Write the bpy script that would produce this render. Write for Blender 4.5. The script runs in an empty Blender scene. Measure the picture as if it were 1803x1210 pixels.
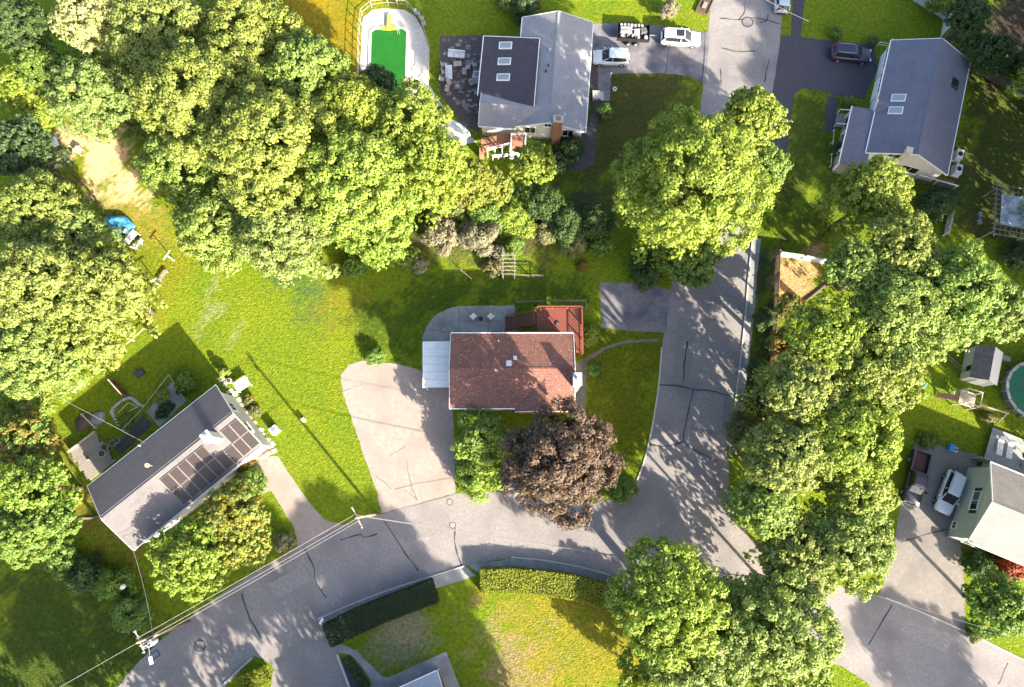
import bpy, bmesh, math, random
import numpy as np
from mathutils import Vector, Matrix
from mathutils.geometry import tessellate_polygon

# ------------------------------------------------------------------ camera, sky, sun, exposure
SC = bpy.context.scene
COL = SC.collection
F, H, TILT, CX, CY = 1250.0, 78.0, math.radians(11.5), 901.5, 605.0
cd = bpy.data.cameras.new('camera'); cam = bpy.data.objects.new('camera', cd); COL.objects.link(cam)
cd.sensor_width = 36; cd.lens = F / 1803 * 36; cd.clip_end = 2000; cd.clip_start = 1
cam.location = (0, 0, H); cam.rotation_euler = (TILT, 0, 0)
SC.camera = cam
SUN_EL = math.radians(24); SH = Vector((0.657, -0.754, 0)).normalized()
TOSUN = Vector((SH.x*math.cos(SUN_EL), SH.y*math.cos(SUN_EL), math.sin(SUN_EL)))
world = bpy.data.worlds.new('World'); SC.world = world; world.use_nodes = True
wn = world.node_tree.nodes; wl = world.node_tree.links
sky = wn.new('ShaderNodeTexSky'); sky.sky_type = 'NISHITA'; sky.sun_disc = False
sky.sun_elevation = SUN_EL; sky.sun_rotation = math.atan2(SH.x, SH.y); sky.air_density = 0.9; sky.dust_density = 3.0; sky.ozone_density = 0.6
wl.new(sky.outputs[0], wn['Background'].inputs[0]); wn['Background'].inputs[1].default_value = 0.105
sd = bpy.data.lights.new('sun', 'SUN'); so = bpy.data.objects.new('sun', sd); COL.objects.link(so)
sd.energy = 4.6; sd.angle = math.radians(0.6); sd.color = (1.0, 0.89, 0.70)
so.location = (0, 0, 60); so.rotation_euler = (-TOSUN).to_track_quat('-Z', 'Y').to_euler()
SC.view_settings.view_transform = 'Standard'; SC.view_settings.look = 'None'
SC.view_settings.exposure = 2.27; SC.view_settings.gamma = 1.0; SC.view_settings.use_curve_mapping = False
SC.cycles.max_bounces = 6; SC.cycles.transparent_max_bounces = 4; SC.cycles.caustics_reflective = False; SC.cycles.caustics_refractive = False

ST, CT = math.sin(TILT), math.cos(TILT)
def W(px, py, z=0.0):
    u = (px-CX)/F; v = (CY-py)/F
    d = (u, v*CT+ST, v*ST-CT); k = (z-H)/d[2]
    return Vector((d[0]*k, d[1]*k, z))
def PX(p):
    Y = p[1]*CT+(p[2]-H)*ST; Z = p[1]*ST-(p[2]-H)*CT
    return CX+F*p[0]/Z, CY-F*Y/Z

# ------------------------------------------------------------------ materials
MATS = {}
def mat(name, c1, c2=None, scale=2.0, rough=0.8, bump=0.0, bscale=20.0, metal=0.0, detail=6.0, c3=None, s3=0.15, spec=0.3, lo=0.35, hi=0.65, obj_coords=True):
    if name in MATS: return MATS[name]
    m = bpy.data.materials.new(name); m.use_nodes = True; MATS[name] = m
    n = m.node_tree.nodes; l = m.node_tree.links; b = n['Principled BSDF']
    b.inputs['Roughness'].default_value = rough; b.inputs['Metallic'].default_value = metal
    b.inputs['Specular IOR Level'].default_value = spec
    b.inputs['Base Color'].default_value = (*c1, 1)
    m.diffuse_color = (*c1, 1)
    tc = n.new('ShaderNodeTexCoord'); co = tc.outputs['Object']
    if c2 is not None:
        no = n.new('ShaderNodeTexNoise'); no.inputs['Scale'].default_value = scale; no.inputs['Detail'].default_value = detail; no.inputs['Roughness'].default_value = 0.62
        l.new(co, no.inputs['Vector'])
        r = n.new('ShaderNodeValToRGB'); r.color_ramp.elements[0].position = lo; r.color_ramp.elements[1].position = hi
        r.color_ramp.elements[0].color = (*c1, 1); r.color_ramp.elements[1].color = (*c2, 1)
        l.new(no.outputs['Fac'], r.inputs['Fac']); out = r.outputs['Color']
        if c3 is not None:
            n3 = n.new('ShaderNodeTexNoise'); n3.inputs['Scale'].default_value = s3; n3.inputs['Detail'].default_value = 5
            l.new(co, n3.inputs['Vector'])
            r3 = n.new('ShaderNodeValToRGB'); r3.color_ramp.elements[0].position = 0.45; r3.color_ramp.elements[1].position = 0.68
            l.new(n3.outputs['Fac'], r3.inputs['Fac'])
            mx = n.new('ShaderNodeMix'); mx.data_type = 'RGBA'; mx.inputs['B'].default_value = (*c3, 1)
            l.new(r3.outputs['Color'], mx.inputs['Factor']); l.new(out, mx.inputs['A']); out = mx.outputs['Result']
        l.new(out, b.inputs['Base Color'])
    if bump:
        bn = n.new('ShaderNodeTexNoise'); bn.inputs['Scale'].default_value = bscale; bn.inputs['Detail'].default_value = 4
        l.new(co, bn.inputs['Vector'])
        bp = n.new('ShaderNodeBump'); bp.inputs['Strength'].default_value = 1.0; bp.inputs['Distance'].default_value = bump
        l.new(bn.outputs['Fac'], bp.inputs['Height']); l.new(bp.outputs['Normal'], b.inputs['Normal'])
    return m
def shingle(name, c1, c2, c3, sx=0.9, sy=0.16, rough=0.85, spotty=0.0):
    """asphalt shingles: small courses with per-tab colour, laid in the house's own frame"""
    if name in MATS: return MATS[name]
    m = bpy.data.materials.new(name); m.use_nodes = True; MATS[name] = m
    n = m.node_tree.nodes; l = m.node_tree.links; b = n['Principled BSDF']
    b.inputs['Roughness'].default_value = rough; b.inputs['Specular IOR Level'].default_value = 0.2
    tc = n.new('ShaderNodeTexCoord')
    br = n.new('ShaderNodeTexBrick'); br.inputs['Scale'].default_value = 1.0
    br.inputs['Brick Width'].default_value = sx; br.inputs['Row Height'].default_value = sy; br.inputs['Mortar Size'].default_value = 0.012
    br.inputs['Color1'].default_value = (*c1, 1); br.inputs['Color2'].default_value = (*c2, 1); br.inputs['Mortar'].default_value = tuple(0.55*v for v in c1)+(1,)
    br.inputs['Bias'].default_value = -0.2
    l.new(tc.outputs['Object'], br.inputs['Vector'])
    no = n.new('ShaderNodeTexNoise'); no.inputs['Scale'].default_value = 0.7; no.inputs['Detail'].default_value = 8; no.inputs['Roughness'].default_value = 0.7
    l.new(tc.outputs['Object'], no.inputs['Vector'])
    r = n.new('ShaderNodeValToRGB'); r.color_ramp.elements[0].position = 0.42; r.color_ramp.elements[1].position = 0.66
    l.new(no.outputs['Fac'], r.inputs['Fac'])
    mx = n.new('ShaderNodeMix'); mx.data_type = 'RGBA'; mx.inputs['B'].default_value = (*c3, 1)
    l.new(r.outputs['Color'], mx.inputs['Factor']); l.new(br.outputs['Color'], mx.inputs['A'])
    out = mx.outputs['Result']
    if spotty:
        vo = n.new('ShaderNodeTexNoise'); vo.inputs['Scale'].default_value = 5.5; vo.inputs['Detail'].default_value = 2
        l.new(tc.outputs['Object'], vo.inputs['Vector'])
        r2 = n.new('ShaderNodeValToRGB'); r2.color_ramp.elements[0].position = 0.6; r2.color_ramp.elements[1].position = 0.7
        l.new(vo.outputs['Fac'], r2.inputs['Fac'])
        m2 = n.new('ShaderNodeMix'); m2.data_type = 'RGBA'; m2.inputs['B'].default_value = tuple(min(1, v*spotty) for v in c2)+(1,)
        l.new(r2.outputs['Color'], m2.inputs['Factor']); l.new(out, m2.inputs['A']); out = m2.outputs['Result']
    l.new(out, b.inputs['Base Color'])
    bp = n.new('ShaderNodeBump'); bp.inputs['Strength'].default_value = 0.6; bp.inputs['Distance'].default_value = 0.02
    l.new(br.outputs['Fac'], bp.inputs['Height']); l.new(bp.outputs['Normal'], b.inputs['Normal'])
    return m
def leafmat():
    m = bpy.data.materials.new('leaf'); m.use_nodes = True
    n = m.node_tree.nodes; l = m.node_tree.links; b = n['Principled BSDF']
    at = n.new('ShaderNodeAttribute'); at.attribute_name = 'leaf'
    l.new(at.outputs['Color'], b.inputs['Base Color']); b.inputs['Roughness'].default_value = 0.55; b.inputs['Specular IOR Level'].default_value = 0.25
    tr = n.new('ShaderNodeBsdfTranslucent')
    hs = n.new('ShaderNodeHueSaturation'); hs.inputs['Saturation'].default_value = 1.1; hs.inputs['Value'].default_value = 1.35
    l.new(at.outputs['Color'], hs.inputs['Color']); l.new(hs.outputs['Color'], tr.inputs['Color'])
    ms = n.new('ShaderNodeMixShader'); ms.inputs[0].default_value = 0.29
    l.new(b.outputs[0], ms.inputs[1]); l.new(tr.outputs[0], ms.inputs[2])
    l.new(ms.outputs[0], n['Material Output'].inputs['Surface'])
    return m
LEAF = leafmat()
asphalt = mat('asphalt', (0.195, 0.181, 0.181), (0.262, 0.243, 0.237), 3.5, 0.9, 0.012, 45, c3=(0.17, 0.157, 0.16), s3=0.25, detail=9)
asphalt_dark = mat('asphalt_dark', (0.052, 0.05, 0.062), (0.07, 0.066, 0.082), 3.0, 0.9, 0.006, 60, c3=(0.06, 0.057, 0.07), s3=0.4)
asphalt_worn = mat('asphalt_worn', (0.14, 0.135, 0.15), (0.2, 0.19, 0.2), 1.6, 0.9, 0.006, 60, c3=(0.09, 0.088, 0.11), s3=0.5)
concrete = mat('concrete', (0.25, 0.212, 0.192), (0.315, 0.267, 0.242), 2.0, 0.9, 0.004, 40, c3=(0.24, 0.2, 0.18), s3=0.3)
concrete_pale = mat('concrete_pale', (0.4, 0.385, 0.36), (0.5, 0.48, 0.45), 3.0, 0.9, 0.004, 40)
concrete_grey = mat('concrete_grey', (0.22, 0.225, 0.225), (0.3, 0.305, 0.3), 1.3, 0.9, 0.004, 40, c3=(0.18, 0.18, 0.185), s3=0.4)
tar = mat('tar', (0.04, 0.04, 0.046), rough=0.7)
white = mat('white_paint', (0.72, 0.72, 0.7), (0.8, 0.8, 0.78), 3.0, 0.55)
white_metal = mat('white_metal', (0.62, 0.64, 0.66), (0.7, 0.72, 0.74), 2.0, 0.45)
wood_dark = mat('wood_dark', (0.10, 0.07, 0.05), (0.16, 0.11, 0.08), 8.0, 0.85)
wood_grey = mat('wood_grey', (0.19, 0.17, 0.15), (0.28, 0.25, 0.22), 8.0, 0.85)
wood_pale = mat('wood_pale', (0.38, 0.33, 0.26), (0.48, 0.42, 0.34), 6.0, 0.8)
wood_red = mat('wood_red', (0.155, 0.045, 0.033), (0.205, 0.064, 0.045), 5.0, 0.7)
brick_red = mat('brick_red', (0.30, 0.13, 0.08), (0.38, 0.18, 0.11), 9.0, 0.9, 0.01, 30)
glass = mat('glass', (0.02, 0.024, 0.03), rough=0.08, spec=0.8)
skyglass = mat('skylight_glass', (0.27, 0.31, 0.34), rough=0.15, spec=0.6)
black = mat('black_plastic', (0.02, 0.02, 0.022), rough=0.5)
rubber = mat('rubber', (0.025, 0.025, 0.025), rough=0.9)
steel = mat('steel', (0.45, 0.46, 0.48), (0.55, 0.56, 0.58), 5.0, 0.4, metal=0.7)
bark = mat('bark', (0.11, 0.085, 0.065), (0.18, 0.145, 0.11), 6.0, 0.95, 0.03, 15)
stone = mat('stone', (0.26, 0.25, 0.24), (0.4, 0.39, 0.37), 5.0, 0.95, 0.02, 15)
mulch = mat('mulch', (0.06, 0.045, 0.035), (0.11, 0.08, 0.06), 9.0, 1.0, 0.03, 25)

# ------------------------------------------------------------------ helpers
class MB:
    def __init__(s): s.v = []; s.f = []
    def add(s, vs, fs):
        b = len(s.v); s.v += [Vector(x) for x in vs]; s.f += [tuple(i+b for i in f) for f in fs]; return s
    def box(s, c, d, rz=0.0, taper=1.0, M=None):
        x, y, z = d[0]/2, d[1]/2, d[2]/2
        p = [Vector((i*x*(taper if k > 0 else 1), j*y*(taper if k > 0 else 1), k*z)) for k in (-1, 1) for i, j in ((-1, -1), (1, -1), (1, 1), (-1, 1))]
        R = M if M is not None else Matrix.Rotation(rz, 3, 'Z')
        return s.add([R @ q + Vector(c) for q in p], [(3, 2, 1, 0), (4, 5, 6, 7), (0, 1, 5, 4), (1, 2, 6, 5), (2, 3, 7, 6), (3, 0, 4, 7)])
    def beam(s, a, b, w, h):
        a, b = Vector(a), Vector(b); d = b-a; L = d.length
        q = d.to_track_quat('X', 'Z').to_matrix()
        return s.box((a+b)/2, (L, w, h), M=q)
    def tube(s, pts, r, n=8, caps=True):
        pts = [Vector(p) for p in pts]; rs = r if isinstance(r, (list, tuple)) else [r]*len(pts)
        vs = []; fs = []
        for i, p in enumerate(pts):
            d = (pts[min(i+1, len(pts)-1)]-pts[max(i-1, 0)]).normalized()
            q = d.to_track_quat('Z', 'Y').to_matrix()
            for k in range(n):
                a = 2*math.pi*k/n; vs.append(p+q @ Vector((math.cos(a)*rs[i], math.sin(a)*rs[i], 0)))
        for i in range(len(pts)-1):
            for k in range(n):
                fs.append((i*n+k, i*n+(k+1) % n, (i+1)*n+(k+1) % n, (i+1)*n+k))
        if caps: fs += [tuple(reversed(range(n))), tuple(range((len(pts)-1)*n, len(pts)*n))]
        return s.add(vs, fs)
    def prism(s, poly, z0, z1, M=None):
        n = len(poly); a = sum(poly[i][0]*poly[(i+1) % n][1]-poly[(i+1) % n][0]*poly[i][1] for i in range(n))
        if a < 0: poly = list(reversed(poly))
        vs = [Vector((p[0], p[1], z0)) for p in poly]+[Vector((p[0], p[1], z1)) for p in poly]
        tri = tessellate_polygon([[Vector((p[0], p[1], 0)) for p in poly]])
        fs = []
        for t in tri:
            p, q, r = (vs[i] for i in t)
            up = (q-p).cross(r-p).z > 0
            t = t if up else tuple(reversed(t))
            fs.append(tuple(i+n for i in t)); fs.append(tuple(reversed(t)))
        for i in range(n): fs.append((i, (i+1) % n, n+(i+1) % n, n+i))
        if M is not None: vs = [M @ v for v in vs]
        return s.add(vs, fs)
    def sheet(s, poly, z):
        tri = tessellate_polygon([[Vector((p[0], p[1], 0)) for p in poly]])
        vs = [Vector((p[0], p[1], z)) for p in poly]; fs = []
        for t in tri:
            p, q, r = (vs[i] for i in t)
            fs.append(tuple(t) if (q-p).cross(r-p).z > 0 else tuple(reversed(t)))
        return s.add(vs, fs)
    def ribbon(s, pts, w, z, jit=0.0, rnd=None):
        pts = [Vector((p[0], p[1], 0)) for p in pts]; vs = []; fs = []
        for i, p in enumerate(pts):
            d = (pts[min(i+1, len(pts)-1)]-pts[max(i-1, 0)]).normalized(); nrm = Vector((-d.y, d.x, 0))
            ww = w/2*(1+(rnd.uniform(-jit, jit) if rnd else 0))
            vs += [p+nrm*ww+Vector((0, 0, z)), p-nrm*ww+Vector((0, 0, z))]
        for i in range(len(pts)-1): fs.append((2*i+1, 2*i+3, 2*i+2, 2*i))
        return s.add(vs, fs)
    def slab(s, quad, t):
        """a sheet given by its top corners, t thick downwards along its normal"""
        q = [Vector(p) for p in quad]; nrm = (q[1]-q[0]).cross(q[-1]-q[0]).normalized()
        if nrm.z < 0: q.reverse(); nrm = -nrm
        n = len(q); vs = q+[p-nrm*t for p in q]
        return s.add(vs, [tuple(range(n)), tuple(reversed(range(n, 2*n)))]+[(i, n+i, n+(i+1) % n, (i+1) % n) for i in range(n)])
    def blob(s, c, r, seed=0, sub=2, amp=0.18):
        bm = bmesh.new(); bmesh.ops.create_icosphere(bm, subdivisions=sub, radius=1.0); R = random.Random(seed)
        ph = [R.uniform(0, 6) for _ in range(6)]
        vs = []
        for v in bm.verts:
            k = 1+amp*(math.sin(3*v.co.x+ph[0])*math.sin(3*v.co.y+ph[1])+0.6*math.sin(5*v.co.z+ph[2]+2*v.co.x))
            vs.append(Vector((v.co.x*r[0]*k, v.co.y*r[1]*k, v.co.z*r[2]*k))+Vector(c))
        fs = [tuple(v.index for v in f.verts) for f in bm.faces]; bm.free()
        return s.add(vs, fs)
    def build(s, name, m, parent=None, smooth=False, world=False, origin=None, bevel=0.0):
        me = bpy.data.meshes.new(name)
        off = Vector((0, 0, 0))
        if origin is not None: off = Vector(origin)
        root = parent
        if world and parent is not None:
            while root.parent: root = root.parent
            off = root.location.copy(); R = root.rotation_euler.to_matrix().inverted()
            vs = [R @ (v-off) for v in s.v]
        else: vs = [v-off for v in s.v]
        me.from_pydata([tuple(v) for v in vs], [], s.f); me.update()
        me.materials.append(m)
        if smooth: me.polygons.foreach_set('use_smooth', [True]*len(me.polygons))
        o = bpy.data.objects.new(name, me); COL.objects.link(o)
        if parent is not None: o.parent = parent
        elif origin is not None: o.location = origin
        if bevel:
            b = o.modifiers.new('bevel', 'BEVEL'); b.width = bevel; b.segments = 2; b.limit_method = 'ANGLE'
        return o
def tag(o, label, cat, group=None):
    o['label'] = label; o['category'] = cat
    if group: o['group'] = group
    return o
def thing(name, label, cat, loc=(0, 0, 0), rz=0.0, group=None):
    o = bpy.data.objects.new(name, None); COL.objects.link(o); o.location = loc; o.rotation_euler = (0, 0, rz); o.empty_display_size = 0.3
    return tag(o, label, cat, group)
def struct(o): o['kind'] = 'structure'; return o
def copy_tree(o, parent=None):
    c = o.copy(); COL.objects.link(c); c.parent = parent
    for ch in [x for x in bpy.data.objects if x.parent == o]: copy_tree(ch, c)
    return c
def P(pts, z=0.0): return [W(a, b, z).xy for a, b in pts]
def smooth_line(pts, it=2):
    pts = [Vector(p) for p in pts]
    for _ in range(it):
        o = [pts[0]]
        for a, b in zip(pts, pts[1:]): o += [a*0.75+b*0.25, a*0.25+b*0.75]
        pts = o+[pts[-1]]
    return pts

# ------------------------------------------------------------------ ground: one sheet, its grass colours and some painted shade carried by the mesh
def build_ground():
    xs = np.concatenate([[-600, -300, -150], np.arange(-85, 85.1, 0.45), [150, 300, 600]])
    ys = np.concatenate([[-600, -300, -120], np.arange(-40, 75.1, 0.45), [150, 300, 600]])
    nx, ny = len(xs), len(ys)
    X, Y = np.meshgrid(xs, ys)
    col = np.zeros((ny, nx, 3)); col[:] = (0.125, 0.175, 0.011)
    rg = np.random.default_rng(2); NZ = np.zeros(X.shape)
    for oc in range(26):     # ragged edges for every patch
        f = 0.25*1.17**oc; a = rg.uniform(0, 6.28); NZ += np.sin((X*math.cos(a)+Y*math.sin(a))*f*1.6+rg.uniform(0, 6.28))*(1.0 if oc < 12 else .8)/4.2
    def inside(poly, soft):
        p = np.array([tuple(q) for q in P(poly)]); d = np.full(X.shape, 1e9); ins = np.zeros(X.shape, bool)
        for i in range(len(p)):
            a = p[i]; b = p[(i+1) % len(p)]
            t = np.clip(((X-a[0])*(b[0]-a[0])+(Y-a[1])*(b[1]-a[1]))/((b-a) @ (b-a)+1e-9), 0, 1)
            d = np.minimum(d, np.hypot(X-a[0]-t*(b[0]-a[0]), Y-a[1]-t*(b[1]-a[1])))
            c = ((a[1] > Y) != (b[1] > Y)) & (X < (b[0]-a[0])*(Y-a[1])/(b[1]-a[1]+1e-12)+a[0]); ins ^= c
        sd_ = np.where(ins, d, -d)+NZ*min(soft, 2.0)*1.1
        return np.clip(sd_/soft+0.5, 0, 1)
    def paint(poly, c, soft=1.5, k=1.0):
        w = (inside(poly, soft)*k)[..., None]; col[:] = col*(1-w)+np.array(c)*w
    # dry yellow lawn beyond the pool, bare earth clearing, straw coloured front lawn, worn spots, darker lawns with cast shade painted in
    paint([(380, -60), (640, -60), (640, 120), (560, 130), (480, 60)], (0.21, 0.165, 0.012), 1.5)
    paint([(85, 235), (190, 225), (260, 300), (270, 385), (235, 392), (180, 345)], (0.6, 0.42, 0.25), 2.0)
    paint([(200, 370), (290, 370), (300, 440), (250, 450)], (0.2, 0.19, 0.03), 2.5)
    paint([(230, 430), (330, 470), (240, 590), (190, 620), (0, 740), (0, 600)], (0.14, 0.16, 0.012), 3)
    paint([(350, 520), (375, 512), (405, 545), (380, 565), (362, 550)], (0.26, 0.25, 0.13), 1.6, 0.5)
    paint([(835, 1040), (1120, 1060), (1150, 1230), (880, 1230), (900, 1130)], (0.185, 0.178, 0.02), 2.0)
    paint([(640, 1120), (720, 1080), (760, 1100), (700, 1170), (650, 1180)], (0.2, 0.18, 0.13), 3, 0.8)
    paint([(860, 1090), (930, 1150), (920, 1230), (880, 1210)], (0.22, 0.17, 0.1), 3, 0.7)
    paint([(500, 440), (590, 470), (560, 560), (480, 500)], (0.07, 0.12, 0.03), 3)
    paint([(585, 470), (640, 500), (640, 570), (590, 560)], (0.15, 0.15, 0.015), 3)
    paint([(100, 780), (250, 950), (300, 1060), (180, 960)], (0.14, 0.13, 0.02), 2)
    paint([(0, 1000), (160, 1000), (280, 1100), (190, 1240), (-40, 1240)], (0.045, 0.07, 0.012), 4)  # shade of the trees to the south painted into the grass
    paint([(640, 560), (770, 480), (1050, 490), (1050, 530), (900, 540), (740, 560), (740, 650), (650, 620)], (0.055, 0.09, 0.01), 3)  # cast shadow of house and copper beech painted into the lawn
    paint([(970, 130), (1220, 130), (1200, 330), (960, 340)], (0.065, 0.068, 0.018), 3)  # the great street tree's shade painted into this lawn's colour
    paint([(1400, 150), (1460, 165), (1470, 330), (1440, 420), (1370, 420), (1390, 250)], (0.06, 0.085, 0.012), 2)  # lawn strip darkened in colour where tree shade lies
    paint([(1700, 140), (1900, 140), (1900, 460), (1660, 440)], (0.055, 0.07, 0.018), 3)  # shade of trees further right put into this lawn's colour
    paint([(1690, 0), (1900, -50), (1900, 150), (1710, 110)], (0.05, 0.04, 0.032), 3)
    paint([(1350, 440), (1450, 450), (1420, 530), (1350, 520)], (0.4, 0.25, 0.13), 0.8)
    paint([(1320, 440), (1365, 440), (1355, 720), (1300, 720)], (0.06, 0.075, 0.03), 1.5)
    paint([(1030, 600), (1160, 590), (1140, 780), (1060, 860), (1020, 720)], (0.095, 0.11, 0.008), 2)
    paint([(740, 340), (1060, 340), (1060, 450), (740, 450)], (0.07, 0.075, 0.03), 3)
    me = bpy.data.meshes.new('ground')
    v = np.stack([X.ravel(), Y.ravel(), np.zeros(nx*ny)], 1)
    i = np.arange((ny-1)*nx).reshape(ny-1, nx)[:, :-1].ravel()
    fq = np.stack([i, i+1, i+nx+1, i+nx], 1).astype(np.int32)
    me.vertices.add(len(v)); me.vertices.foreach_set('co', v.ravel())
    me.loops.add(fq.size); me.loops.foreach_set('vertex_index', fq.ravel())
    me.polygons.add(len(fq)); me.polygons.foreach_set('loop_start', np.arange(0, fq.size, 4, dtype=np.int32)); me.polygons.foreach_set('loop_total', np.full(len(fq), 4, np.int32))
    at = me.color_attributes.new('soil', 'FLOAT_COLOR', 'POINT')  # grass and earth colours together with the painted lawn shade
    at.data.foreach_set('color', np.concatenate([col.reshape(-1, 3), np.ones((nx*ny, 1))], 1).astype(np.float32).ravel())
    me.update(); me.validate()
    m = bpy.data.materials.new('grass'); m.use_nodes = True
    n = m.node_tree.nodes; l = m.node_tree.links; b = n['Principled BSDF']; b.inputs['Roughness'].default_value = 0.95; b.inputs['Specular IOR Level'].default_value = 0.1
    a = n.new('ShaderNodeAttribute'); a.attribute_name = 'soil'
    tc = n.new('ShaderNodeTexCoord')
    def noise(s, d=6, r=0.6):
        t = n.new('ShaderNodeTexNoise'); t.inputs['Scale'].default_value = s; t.inputs['Detail'].default_value = d; t.inputs['Roughness'].default_value = r
        l.new(tc.outputs['Object'], t.inputs['Vector']); return t
    big = noise(0.22, 7, 0.65); fine = noise(2.6, 6, 0.75)
    def mul(f, lo, hi, c0, c1, src):
        r = n.new('ShaderNodeValToRGB'); r.color_ramp.elements[0].position = lo; r.color_ramp.elements[1].position = hi
        r.color_ramp.elements[0].color = (*c0, 1); r.color_ramp.elements[1].color = (*c1, 1); l.new(f.outputs['Fac'], r.inputs['Fac'])
        x = n.new('ShaderNodeMix'); x.data_type = 'RGBA'; x.blend_type = 'MULTIPLY'; x.inputs['Factor'].default_value = 1
        l.new(src, x.inputs['A']); l.new(r.outputs['Color'], x.inputs['B']); return x.outputs['Result']
    o = mul(big, 0.35, 0.65, (0.84, 0.95, 0.9), (1.2, 1.07, 1.05), a.outputs['Color'])
    o = mul(fine, 0.33, 0.67, (0.5, 0.56, 0.5), (1.4, 1.34, 1.3), o)
    l.new(o, b.inputs['Base Color'])
    bf = noise(5.0, 3, 0.6); bp = n.new('ShaderNodeBump'); bp.inputs['Distance'].default_value = 0.16; bp.inputs['Strength'].default_value = 0.9
    l.new(bf.outputs['Fac'], bp.inputs['Height']); l.new(bp.outputs['Normal'], b.inputs['Normal'])
    me.materials.append(m)
    g = bpy.data.objects.new('ground', me); COL.objects.link(g); struct(g); g['label'] = 'lawns and bare earth of the whole neighbourhood'
build_ground()

# ------------------------------------------------------------------ roads, drives, paths
ROAD_L = [(1258, -60), (1247, 50), (1238, 150), (1225, 260), (1205, 400), (1182, 500), (1172, 560), (1163, 640), (1158, 690), (1148, 760), (1136, 810), (1120, 850), (1090, 875), (1040, 888), (980, 885), (900, 868), (850, 866), (800, 870), (740, 884), (665, 906), (600, 925), (560, 940), (510, 970), (450, 1008), (390, 1046), (330, 1090), (280, 1130), (240, 1170), (195, 1225), (160, 1275)]
ROAD_S = [(350, 1275), (385, 1222), (445, 1158), (500, 1120), (560, 1090), (620, 1063), (700, 1033), (780, 1009), (818, 997), (900, 981), (960, 986), (1050, 1004), (1110, 1026), (1180, 1060), (1260, 1095), (1350, 1130), (1450, 1160), (1490, 1178), (1560, 1225), (1640, 1280)]
ROAD_E = [(1980, 1280), (1900, 1205), (1803, 1163), (1700, 1112), (1600, 1068), (1540, 1045), (1470, 1030), (1400, 1010), (1340, 970), (1300, 920), (1282, 860), (1285, 800), (1293, 720), (1303, 640), (1312, 560), (1318, 480), (1325, 420), (1345, 300), (1362, 160), (1372, 80), (1380, 0), (1385, -60)]
RG = random.Random(77)
def ragged(q, amp=0.05, step=0.45):
    o = []
    for a, b in zip(q, q[1:]+q[:1]):
        n = max(1, int((b-a).length/step)); nn = Vector((-(b-a).y, (b-a).x)).normalized() if (b-a).length else Vector((0, 0))
        o += [a.lerp(b, i/n)+nn*(RG.uniform(-amp, amp) if i else 0) for i in range(n)]
    return o
road = struct(MB().sheet(ragged(P(ROAD_L+ROAD_S+ROAD_E), .07), 0.008).build('road', asphalt))
def sheet(name, pts, m, z=0.004, label=None):
    o = struct(MB().sheet(ragged(P(pts)), z).build(name, m))
    if label: o['label'] = label
    return o
sheet('driveway', [(600, 660), (615, 642), (640, 635), (700, 641), (750, 655), (796, 672), (799, 760), (802, 868), (740, 886), (672, 905), (662, 860), (640, 800), (620, 740), (603, 690)], concrete, 0.012, 'wide pinkish concrete driveway beside the brown roofed house')
sheet('driveway', [(440, 815), (454, 806), (488, 803), (518, 847), (545, 885), (572, 915), (604, 925), (560, 944), (524, 962), (522, 945), (518, 929), (500, 900), (477, 864), (457, 871), (447, 850)], concrete, 0.012, 'pale driveway of the solar panel house')
sheet('driveway', [(1030, 42), (1093, 41), (1135, 43), (1200, 50), (1250, 58), (1242, 148), (1215, 134), (1165, 129), (1076, 130), (1074, 178), (1050, 178), (1050, 125), (1030, 125)], asphalt_worn, 0.012, 'grey driveway in front of the light grey roofed house')
sheet('driveway', [(1376, 62), (1540, 80), (1545, 120), (1522, 175), (1500, 172), (1470, 168), (1440, 158), (1410, 156), (1399, 167), (1394, 200), (1388, 250), (1378, 330), (1346, 330), (1360, 160)], asphalt_dark, 0.012, 'dark asphalt driveway before the blue grey roofed house')
sheet('path', [(1397, -20), (1419, -20), (1410, 66), (1392, 64)], asphalt_dark, 0.004, 'narrow dark path running up from the dark driveway')
sheet('parking_pad', [(1056, 497), (1100, 498), (1150, 502), (1182, 512), (1172, 586), (1110, 583), (1060, 577)], asphalt_worn, 0.012, 'worn dark asphalt pad beside the red deck')
sheet('driveway', [(1604, 800), (1612, 775), (1722, 800), (1717, 824), (1700, 870), (1690, 935), (1696, 1000), (1700, 1114), (1600, 1070), (1548, 1048), (1570, 980), (1585, 890)], mat('drive_tan', (0.17, 0.155, 0.145), (0.22, 0.2, 0.185), 2.5, 0.9, c3=(0.15, 0.14, 0.135), s3=0.4), 0.012, 'tan driveway with the pickup truck on it')
sheet('driveway', [(470, 1240), (482, 1178), (468, 1162), (434, 1150), (554, 1074), (574, 1124), (590, 1140), (602, 1170), (628, 1240)], asphalt, 0.012, 'driveway turning off the road by the long dark hedge')
sheet('pavement', [(560, 1092), (620, 1065), (700, 1035), (780, 1011), (822, 998), (838, 1014), (775, 1034), (700, 1061), (640, 1087), (574, 1124)], concrete_grey, 0.016, 'grey sidewalk along the long dark hedge')
sheet('pavement', [(826, 996), (900, 983), (960, 988), (1050, 1006), (1112, 1029), (1100, 1045), (1050, 1026), (960, 1008), (900, 1003), (845, 1010)], concrete_grey, 0.016, 'grey sidewalk in the shadow of the curved hedge')
sheet('pavement', [(1325, 420), (1318, 480), (1312, 560), (1303, 640), (1293, 720), (1285, 800), (1297, 800), (1308, 720), (1318, 640), (1327, 560), (1333, 480), (1340, 420)], concrete_grey, 0.014, 'narrow sidewalk on the fence side of the street')
sheet('patio', [(743, 650), (743, 596), (750, 577), (768, 554), (788, 544), (808, 539), (906, 538), (912, 600), (800, 600), (800, 650)], concrete_grey, 0.02, 'grey concrete patio with rounded end behind the brown roofed house')
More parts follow.
